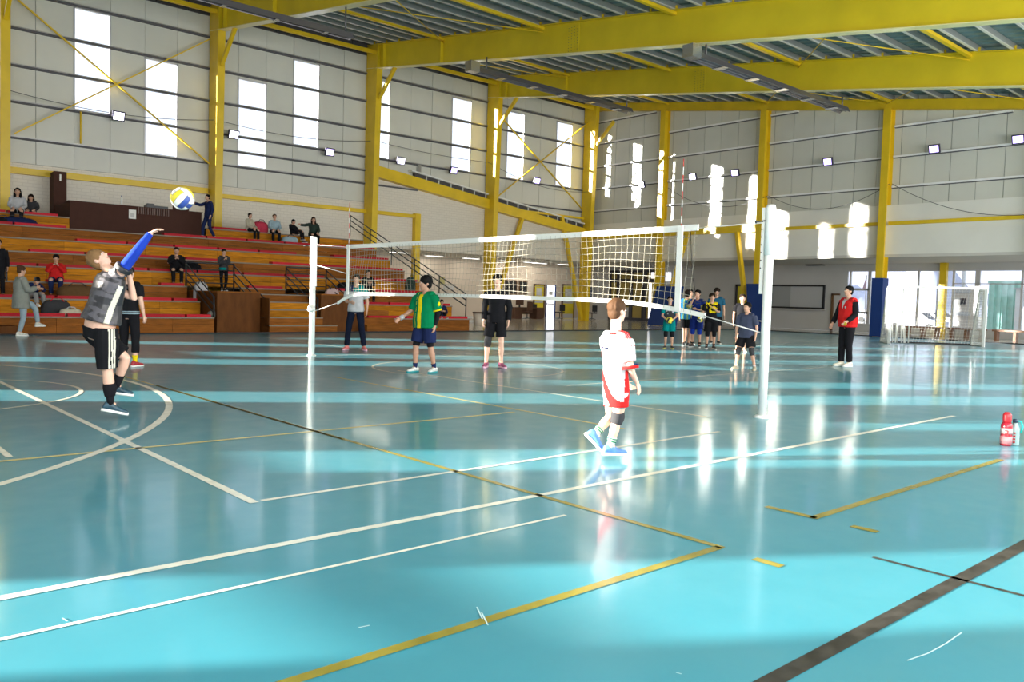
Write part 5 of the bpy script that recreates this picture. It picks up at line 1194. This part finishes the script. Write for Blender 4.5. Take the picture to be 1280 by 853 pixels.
# --- 4. boy in black
P = FL(619, 460); H = hgt(P, 343.5)
J = figure(P, H, -8, STD, dict(aR=(.17, .02, .085), kR=(.15, .04, .49), wR=(.235, .06, .88), wL=(-.235, .06, .88)), head=(4, 0), fdir=(.1, -.7))
person('boy all in black with knee length shorts and pink shoes behind the net', J, dict(build=.90, hs=.97, skin=SK1, hair=H_BLK, hthick=1.07, fringe=.01, top=dict(mat=C_BLK, t0=-.14, ease=.026, sleeve=.95, slr=.020, name='long_sleeved_top'), bottom=dict(mat=C_BLK, len=.40, ease=.022, hem=.026), padR=(C_CHAR,), shoe=(sh('pink_black', (.30, .06, .14)), mat('sole_pink', (.75, .45, .55), .5))), H / 1.75, .010)
# --- 5. referee
P = FL(444, 438); H = hgt(P, 343)
J = figure(P, H, -15, STD, dict(aR=(.20, .0, .085), kR=(.16, .04, .49), aL=(-.22, .06, .085), kL=(-.16, .06, .49), eR=(.23, .04, 1.13), wR=(.05, .24, 1.10), eL=(-.25, -.05, 1.14), wL=(-.27, .06, .9)), head=(0, -5), fdir=(.15, -.6))
def rf_(x, y, t): return 1 if t > .86 and x < .03 else (2 if t > .86 else 0)
person('adult in white polo, dark trousers and pink shoes behind the far post', J, dict(build=.98, hs=.93, skin=SK2, hair=H_DK, top=dict(mat=[C_WHT, C_TEAL, C_NAVY], pat=rf_, t0=-.06, ease=.026, sleeve=.42, slr=.026, name='polo_shirt'), bottom=dict(mat=cl('ink', (.008, .012, .03)), len=.97, ease=.012, hem=.012, name='trousers'), shoe=(sh('coral', (.80, .22, .22)), mat('sole_pink', (.75, .45, .55), .5))), H / 1.75, .011)
# --- 6. coach
P = FL(1057, 458.5); H = hgt(P, 357.5)
J = figure(P, H, -48, STD, dict(aR=(.09, .05, .085), aL=(-.06, -.04, .085), kR=(.09, .05, .5), kL=(-.08, .02, .5), eR=(.30, .02, 1.15), wR=(.32, .13, .92), eL=(-.25, .02, 1.14), wL=(-.22, .22, .98)), head=(10, 3), fdir=(.1, -.1))
def vp(x, y, t): return 1 if (y > .05 and abs(x) < .055 * (t - .62) / .4 and t > .62) else 0
root, g = person('man in red vest, black sleeves and black trousers standing by the goal', J, dict(build=1.14, belly=.025, hs=.97, skin=SK2, hair=H_BLK, top=dict(mat=C_BLK, t0=-.02, ease=.012, sleeve=.95, slr=.022, flare=0, name='jacket'), vest=dict(mat=[C_RED, C_WHT], pat=vp, t0=-.12), bottom=dict(mat=C_BLK, len=.97, ease=.012, hem=.014, t1=.0, name='trousers'), shoe=(sh('cream', (.72, .68, .55)), SOLEW)), H / 1.75, .011)
c = g['mS'] - g['up'] * .14 + g['fS'] * .17 - g['rS'] * .09; MB().ell(c, g['rS'], g['fS'], g['up'], .022, .008, .026, 10, 6).build('chest_badge', C_WHT, root)
J2 = J['wL'] + g['fS'] * .05; MB().ell(J2 - g['up'] * .05, g['rS'], g['fS'], g['up'], .035, .035, .04).build('yellow_glove', cl('ochre', (.45, .34, .03)), root)
# --- 7. group of young players
def kid(lbl, px, py, ytop, ang, look, over=None, head=(0, 0), fdir=(.25, -.25), vox=.011):
    P = FL(px, py); H = hgt(P, ytop); J = figure(P, H, ang, STD, over, head, fdir); L = dict(build=.92, hs=1.08, skin=SK2, hair=H_BLK); L.update(look); r_, g = person(lbl, J, L, H / 1.75, vox, 'group of young players near the end wall'); return P, H, J, r_, g
HOLD = dict(eR=(.24, .05, 1.10), wR=(.10, .20, .98), eL=(-.24, .05, 1.10), wL=(-.10, .20, .98))
def pt1(x, y, t): return 1 if abs(x) > .15 else (2 if (mnoise.noise((x * 14, t * 9, 3)) > .28 and t > .45) else 0)
P, H, J, r_, g = kid('boy in black and teal kit holding a yellow ball before his waist', 835.5, 436, 371, 0, dict(skin=SK2, top=dict(mat=[C_CHAR, C_TEAL, C_WHT], pat=pt1, t0=-.05, ease=.03, sleeve=.42, slr=.03), bottom=dict(mat=C_TEAL, len=.40, ease=.03, hem=.035), tights=dict(mat=C_BLK, len=.44), pad=(C_BLK,), shoe=(SHBLK, mat('sole_lime', (.5, .5, .15), .5))), HOLD)
ball('yellow and black ball in the hands of the boy in teal shorts', (J['wR'] + J['wL']) / 2 + g['fS'] * .12 - g['up'] * .02, .10, (.4, .2, .7), [VY, mat('ball_black', (.03, .03, .03), .5), VY])
def pt2(x, y, t): return 1 if abs(abs(x) - .07) < .018 else 0
kid('boy seen from behind in sky blue shirt with lime stripes', 857, 433, 363, 160, dict(hair=H_DK, top=dict(mat=[C_SKY, mat('lime', (.35, .55, .1), .7)], pat=pt2, t0=-.15, ease=.03, sleeve=.40, slr=.03), bottom=dict(mat=C_BLK, len=.40, ease=.022, hem=.03), shoe=(SHBLK, SOLEW)), dict(aR=(.14, -.16, .085), kR=(.13, -.02, .5), aL=(-.12, .12, .085), kL=(-.12, .1, .5)))
kid('boy in white shirt mostly hidden behind the sky blue player', 860.5, 430.5, 362.5, 10, dict(top=dict(mat=C_WHT, ease=.03), bottom=dict(mat=C_BLK, len=.40, ease=.02, hem=.02), shoe=(SHBLK, SOLEW)), dict(wR=(.10, .14, 1.12), wL=(-.12, .14, 1.10)))
def pt3(x, y, t): return 1 if (abs(x) > .13 and t < .75) else (2 if t > .78 and mnoise.noise((x * 16, t * 16, 1)) > .1 else 0)
kid('boy in royal blue kit raising one hand to his mouth', 869.5, 434.5, 363, -15, dict(top=dict(mat=[cl('mid_blue', (.012, .03, .20)), cl('gold', (.45, .42, .12)), C_DBLUE], pat=pt3, t0=-.15, ease=.03, sleeve=.40, slr=.03), bottom=dict(mat=cl('mid_blue', (.012, .03, .20)), len=.42, ease=.03, hem=.03), pad=(C_BLUE,), sock=(C_BLK, .2), shoe=(SHBLK, SOLEW)), dict(eR=(.25, .10, 1.20), wR=(.06, .17, 1.50), eL=(-.24, .05, 1.12), wL=(-.04, .20, 1.17)), head=(10, -4))
kid('tallest boy with dark wavy hair behind the black and yellow player', 893.5, 430, 360.5, 5, dict(hair=H_DK, hthick=1.14, hs=1.0, top=dict(mat=cl('petrol', (.02, .10, .17)), ease=.03), bottom=dict(mat=C_BLK, len=.42, ease=.02, hem=.02), shoe=(SHBLK, SOLEW)))
def pt4(x, y, t): return 1 if (t > .45 and abs(x) < .13 + .1 * (t - .45) and mnoise.noise((x * 12, t * 7, 5)) > -.02) else 0
P, H, J, r_, g = kid('boy in black and yellow kit tucking a ball under his arm', 887.5, 436.5, 367.5, 8, dict(hair=H_DK, hthick=1.05, top=dict(mat=[C_BLK, C_YEL], pat=pt4, t0=-.1, ease=.03, sleeve=.42, slr=.03), bottom=dict(mat=C_BLK, len=.44, ease=.03, hem=.035), pad=(C_BLK,), sock=(C_BLK, .2), shoe=(SHBLK, SOLEW)), dict(eR=(.26, -.02, 1.14), wR=(.30, .14, .98), eL=(-.22, .10, 1.16), wL=(-.02, .20, 1.30)))
ball('yellow and dark ball held low at the side of the black and yellow player', J['wR'] + g['rS'] * .06 + g['fS'] * .08 - g['up'] * .03, .10, (.2, .9, .1), [VY, mat('ball_black', (.03, .03, .03), .5), VW])
P, H, J, r_, g = kid('boy in dark blue T-shirt and knee pads left of the near post', 931, 462.5, 379, -22, dict(build=.95, hs=1.10, skin=SK2, hair=H_BLK, top=dict(mat=C_DBLUE, t0=-.16, ease=.034, sleeve=.44, slr=.036, flare=.06), bottom=dict(mat=C_BLK, len=.38, ease=.03, hem=.035), pad=(C_CHAR,), sock=(C_WHT, .12), shoe=(sh('sand', (.42, .36, .26)), mat('sole_sand', (.5, .42, .3), .6))), dict(aR=(.22, .04, .085), kR=(.17, .08, .49), aL=(-.27, .02, .085), kL=(-.19, .06, .49), eL=(-.27, -.02, 1.12), wL=(-.27, .05, .87), eR=(.26, 0, 1.12), wR=(.25, .06, .87)), head=(22, 0), vox=.010)
kid('boy in black behind the dark blue T-shirt boy, near the yellow door', 925.5, 440, 368.5, 5, dict(hair=H_DK, top=dict(mat=C_BLK, ease=.028), bottom=dict(mat=C_BLK, len=.42, ease=.02, hem=.02), shoe=(sh('tan', (.3, .2, .15)), SOLEW)))
# the player standing behind the server
P = FL(161, 459); H = hgt(P, 333)
J = figure(P, H, 150, STD, dict(aR=(.10, .02, .085), aL=(-.12, 0, .085)))
person('player in black shorts with pale stripes standing behind the server', J, dict(build=.95, hs=.95, skin=SK1, hair=H_DK, top=dict(mat=[C_BLK, C_LBLUE], pat=lambda x, y, t: 1 if 0.02 < t < .05 or .09 < t < .12 else 0, t0=-.05, ease=.02, sleeve=.36), bottom=dict(mat=C_BLK, len=.80, ease=.014, hem=.01, name='trousers'), sock=(C_YEL, .3), shoe=(sh('dark_red', (.35, .02, .03)), SOLEW)), H / 1.75, .012)

# ---- spectators on the bleachers
def rowz(k): return RISE * (k + 1)
def seated(lbl, px, py, k, look, over=None, head=(0, 0), wf=(-.25, -1, 0), s=1.0, sit=.08, dz=0):
    X = WY(px, py, Y0B + PIT * k + .1).x; P = vec((X, Y0B + PIT * k + sit, rowz(k) - .47 * s + dz)); L = dict(build=1.0, hs=1.0, skin=SK2, hair=H_BLK, top=dict(mat=C_BLK, t0=-.05, ease=.025, sleeve=.95, slr=.02), bottom=dict(mat=C_BLK, len=.96, ease=.01, hem=.01, name='trousers')); L.update(look)
    J = figure(P, 1.75 * s, 0, SIT, over, head, wface=wf); return person(lbl, J, L, s, .013, 'spectators on the bleachers', base=vec((X, P.y, rowz(k))))
def stander(lbl, X, Y, z, H, look, over=None, head=(0, 0), wf=(-.25, -1, 0), fdir=(.25, -.25)):
    P = vec((X, Y, z)); L = dict(build=.95, hs=1.0, skin=SK2, hair=H_BLK, top=dict(mat=C_BLK, t0=-.05, ease=.025, sleeve=.95, slr=.02), bottom=dict(mat=C_BLK, len=.96, ease=.01, hem=.01, name='trousers')); L.update(look)
    J = figure(P, H, 0, STD, over, head, fdir, wface=wf); return person(lbl, J, L, H / 1.75, .013, 'spectators on the bleachers')
LH = dict(hairstyle='long')
seated('woman with long dark hair and white top seated at the top left', 22, 272, 7, dict(hair=H_BLK, hairstyle='long', hs=1.05, top=dict(mat=C_WHT, t0=-.05, ease=.03, sleeve=.95, slr=.024)), s=1.05)
seated('girl in dark clothes half hidden beside the white topped woman', 43, 266, 7, dict(hair=H_DK, hairstyle='long', top=dict(mat=C_CHAR, t0=-.05, ease=.025, sleeve=.95)), dict(sR=(.175, .08, .92), sL=(-.175, .08, .92), hd=(0, .14, 1.10)), (0, -20), s=.95, sit=.6, dz=.03)
seated('man in beige jacket and dark trousers seated on the top row', 311, 290, 7, dict(hair=H_DK, build=.95, top=dict(mat=C_CREAM, t0=-.05, ease=.03, sleeve=.95)), dict(hR=(.09, 0, .53)), s=.92, wf=(.5, -1, 0))
seated('man in light blue shirt seated upright on the top row', 342.5, 290, 7, dict(hair=H_BRN, build=1.05, top=dict(mat=C_LBLUE, t0=-.05, ease=.03, sleeve=.9)), s=.98)
seated('boy in black slouching beside the woman in the dark green coat', 367, 292, 7, dict(), dict(sR=(.175, -.10, .90), sL=(-.175, -.10, .90), hd=(0, -.02, 1.08), kR=(.10, .40, .70), kL=(-.10, .40, .66), aR=(.1, .5, .3), aL=(-.1, .46, .2)), (0, -10), s=.92, wf=(.6, -1, 0))
seated('woman in dark green coat leaning on the boy beside her', 391, 292, 7, dict(hair=H_DK, hairstyle='long', top=dict(mat=cl('dark_green', (.03, .05, .04)), t0=-.2, ease=.035, sleeve=.95, name='coat')), dict(eR=(.38, .05, .92), wR=(.58, .12, .93)), s=1.02)
seated('person all in black seated alone in the middle of the bleachers', 220, 342, 3, dict(hair=H_DK, build=1.12), dict(wR=(.03, .20, .92), wL=(-.03, .20, .92), eR=(.25, .14, .75), eL=(-.25, .14, .75)), s=1.0)
seated('man in red jacket and dark trousers eating on the lower left rows', 70, 352, 2, dict(hair=H_BLK, build=1.1, top=dict(mat=C_RED, t0=-.05, ease=.03, sleeve=.95, name='jacket'), bottom=dict(mat=C_NAVY, len=.96, ease=.012, hem=.01, name='trousers'), shoe=(sh('dark_red', (.35, .02, .03)), SHBLK)), dict(eR=(.24, .14, .76), wR=(.05, .20, 1.00), eL=(-.24, .14, .76), wL=(-.05, .22, .98)), (0, -15), s=.98)
seated('child in navy jacket and grey trousers bent forward at lower left', 39, 374, 1, dict(hair=H_BLK, build=.95, top=dict(mat=C_NAVY, t0=-.05, ease=.03, sleeve=.95, name='jacket'), bottom=dict(mat=C_GREY, len=.96, ease=.016, hem=.014, name='trousers'), shoe=(SOLEW, SOLEW)), dict(sR=(.16, .16, .88), sL=(-.16, .16, .88), hd=(0, .30, 1.00), kR=(.12, .40, .62), kL=(-.12, .40, .62), aR=(.12, .52, .3), aL=(-.12, .48, .2), eR=(.2, .34, .70), eL=(-.2, .34, .70), wR=(.06, .48, .75), wL=(-.06, .48, .75)), (0, -35), s=.9, wf=(.35, -1, 0))
seated('dark dressed person seated behind the net edge above the referee', 459, 362, 2, dict(hair=H_BLK), dict(wR=(.03, .25, .80), wL=(-.03, .25, .80)), s=.98)
seated('small child in dark clothes crouching at the foot of the handrail', 556, 400, 0, dict(hair=H_BLK, top=dict(mat=C_NAVY, t0=-.05, ease=.03, sleeve=.95)), dict(hR=(.09, 0, .55), hL=(-.09, 0, .55), kR=(.12, .22, .84), kL=(-.12, .22, .84), aR=(.1, .28, .555), aL=(-.1, .28, .555), wR=(.05, .26, .78), wL=(-.05, .26, .78)), (0, -10), s=.86, sit=.35)
stander('child in dark jacket and teal trim standing on the left platform', WY(281, 345, 27.6).x, 27.7, 1.285, 1.42, dict(hs=1.12, hair=H_DK, top=dict(mat=[C_CHAR, C_TEAL], pat=lambda x, y, t: 1 if t < .12 and y > .02 and x > -.05 else 0, t0=-.1, ease=.035, sleeve=.95, slr=.03, name='jacket')), dict(eR=(.22, .08, 1.14), wR=(.02, .18, 1.34), eL=(-.22, .08, 1.14), wL=(-.06, .18, 1.36), aR=(.07, 0, .085), aL=(-.07, 0, .085)), (0, -15), wf=(-.1, -1, 0))
stander('youth in dark navy walking along the upper rows beside the booth', WY(261, 300, 32.1).x, 32.15, rowz(6) + .005, 1.72, dict(top=dict(mat=C_NAVY, t0=-.1, ease=.03, sleeve=.95, name='jacket'), bottom=dict(mat=C_NAVY, len=.96, ease=.012, hem=.01, name='trousers'), shoe=(sh('pale_blue', (.35, .5, .6)), SOLEW)), dict(eR=(.22, .22, 1.32), wR=(.2, .50, 1.38), aR=(.08, .20, .085), kR=(.09, .18, .50), aL=(-.08, -.22, .085), kL=(-.09, .02, .48), hd=(0, .05, 1.635)), (0, 0), wf=(-1, -.15, 0))
stander('woman with pale jeans and grey padded coat standing at left edge', FL(13, 417).x, Y0B - .95, 0.0, 1.78, dict(hair=H_BRN, hairstyle='bun', hs=1.02, build=1.05, top=dict(mat=C_OLIVE, t0=-.45, ease=.05, sleeve=.95, slr=.04, name='coat'), bottom=dict(mat=C_JEAN, len=.96, ease=.010, hem=.006, name='jeans'), shoe=(sh('white_boot', (.6, .58, .52)), SOLEW)), dict(eR=(.26, .08, 1.14), wR=(.18, .30, 1.22), eL=(-.24, .08, 1.14), wL=(-.12, .30, 1.20), aL=(-.08, .42, .31), kL=(-.1, .36, .74), aR=(.08, -.06, .085)), (0, -12), wf=(1, .12, 0))
p = WY(-2, 340, 27.0); stander('person in black cut off by the left edge of the photo', p.x, 27.0, rowz(1) + .005, 1.62, dict(hair=H_BLK), None, (0, 0))

# ---- bake all the remeshed pieces at once
dg = bpy.context.evaluated_depsgraph_get()
for o, mats_, pat, disp, dsc, off in REM:
    me = bpy.data.meshes.new_from_object(o.evaluated_get(dg)); o.modifiers.clear(); o.data = me; me.materials.clear()
    for m_ in mats_: me.materials.append(m_)
    n = len(me.polygons)
    if n == 0: continue
    if disp:
        nv = len(me.vertices); co = np.empty(nv * 3); me.vertices.foreach_get('co', co); co = co.reshape(-1, 3); no = np.array([v.normal[:] for v in me.vertices]); 
        dv = np.array([mnoise.noise((c[0] * dsc + off.x, c[1] * dsc, c[2] * dsc)) + .5 * mnoise.noise((c[0] * dsc * 2.3, c[1] * dsc * 2.3, c[2] * dsc * 1.4)) for c in co]) * disp
        co += no * dv[:, None]; me.vertices.foreach_set('co', co.ravel())
    if pat: me.polygons.foreach_set('material_index', [int(pat(f.center + off)) for f in me.polygons])
    else: me.polygons.foreach_set('material_index', [0] * n)
    me.polygons.foreach_set('use_smooth', [True] * n); me.update()

# ---- bags and small things left on the bleachers and the floor
def bag(name, lbl, px, py, k, w_, h_, d_, m_, strap=None, cat_='bag', y_in=.25, z=None):
    Y = Y0B + PIT * k + y_in; X = WY(px, py, Y).x; zz = rowz(k) + (.002 if z is None else z); t = thing(name, lbl, cat_, (X, Y, zz)); q = MB()
    q.loft([(vec((X, Y, zz + u * h_)), vec((1, 0, 0)), vec((0, 1, 0)), w_ / 2 * a, d_ / 2 * a * (1 + .1 * math.sin(i * 3)), .6) for i, (u, a) in enumerate(((0, .85), (.08, 1), (.45, 1.02), (.75, .92), (.93, .7), (1, .4)))], 16).build('bag_body', m_, t)
    q = MB().tube([(X - w_ * .25, Y - d_ * .3, zz + h_ * .85), (X - w_ * .12, Y - d_ * .35, zz + h_ * 1.15), (X + w_ * .12, Y - d_ * .35, zz + h_ * 1.15), (X + w_ * .25, Y - d_ * .3, zz + h_ * .85)], .014, 6).build('strap', strap or BLK, t); return t
bag('bag', 'dark blue bag at the feet of the white topped woman', 20, 290, 6, 1.3, .30, .4, C_NAVY, y_in=.75)
bag('bag', 'black bag lying at the left edge of the top row', 3, 285, 6, .6, .28, .4, C_BLK, y_in=.75)
bag('backpack', 'red and pink backpack between the beige and light blue men', 325, 292, 7, .65, .46, .4, cl('pink_red', (.55, .05, .09)))
bag('bag', 'pale grey bag with dark end on the row below', 362, 305, 6, .7, .36, .4, C_LBLUE, y_in=.7)
bag('backpack', 'dark backpack beside the person seated alone in black', 237, 345, 3, .75, .34, .4, C_BLK)
bag('bag', 'long black holdall behind the referee', 440, 352, 2, 1.2, .34, .45, C_BLK)
bag('backpack', 'dark green backpack near the right end of the bleachers', 513, 352, 2, .42, .62, .3, cl('dark_green', (.03, .05, .04)))
bag('bag', 'red and black bag on the lowest left rows', 70, 392, 0, .75, .44, .4, C_CHAR, RED, y_in=.75)
bag('bag', 'brown blanket roll beside the red and black bag', 95, 385, 1, 1.0, .40, .45, cl('brown', (.13, .07, .03)), y_in=.3)
bag('bag', 'crumpled white bag on the lowest step at left', 88, 404, 0, .55, .22, .3, C_CREAM, C_WHT, y_in=.3)
bag('bag', 'white sack leaning under the left guard rail', 251, 356, 2, .45, .62, .3, C_WHT, y_in=-.4, z=-.47)
bag('bag', 'grey pack low beside the left platform', 270, 394, 0, .5, .2, .3, C_OLIVE, y_in=.3)
bag('bag', 'white and pink bag under the right guard rail', 415, 358, 2, .55, .55, .3, cl('pale_pink', (.7, .5, .5)), y_in=-.35, z=-.47)
X = WY(85, 390, 25.5).x; t = thing('water_bottle', 'yellow bottle standing beside the red and black bag', 'bottle', (X, 25.75, .475)); MB().lathe((X, 25.75, .475), [(.07, 0), (.075, .3), (.04, .38)], 12).build('bottle_body', C_YEL, t); MB().lathe((X, 25.75, .855), [(.035, 0), (.035, .05)], 10).build('cap', BLK, t)
p = WX(843, 426, 21);
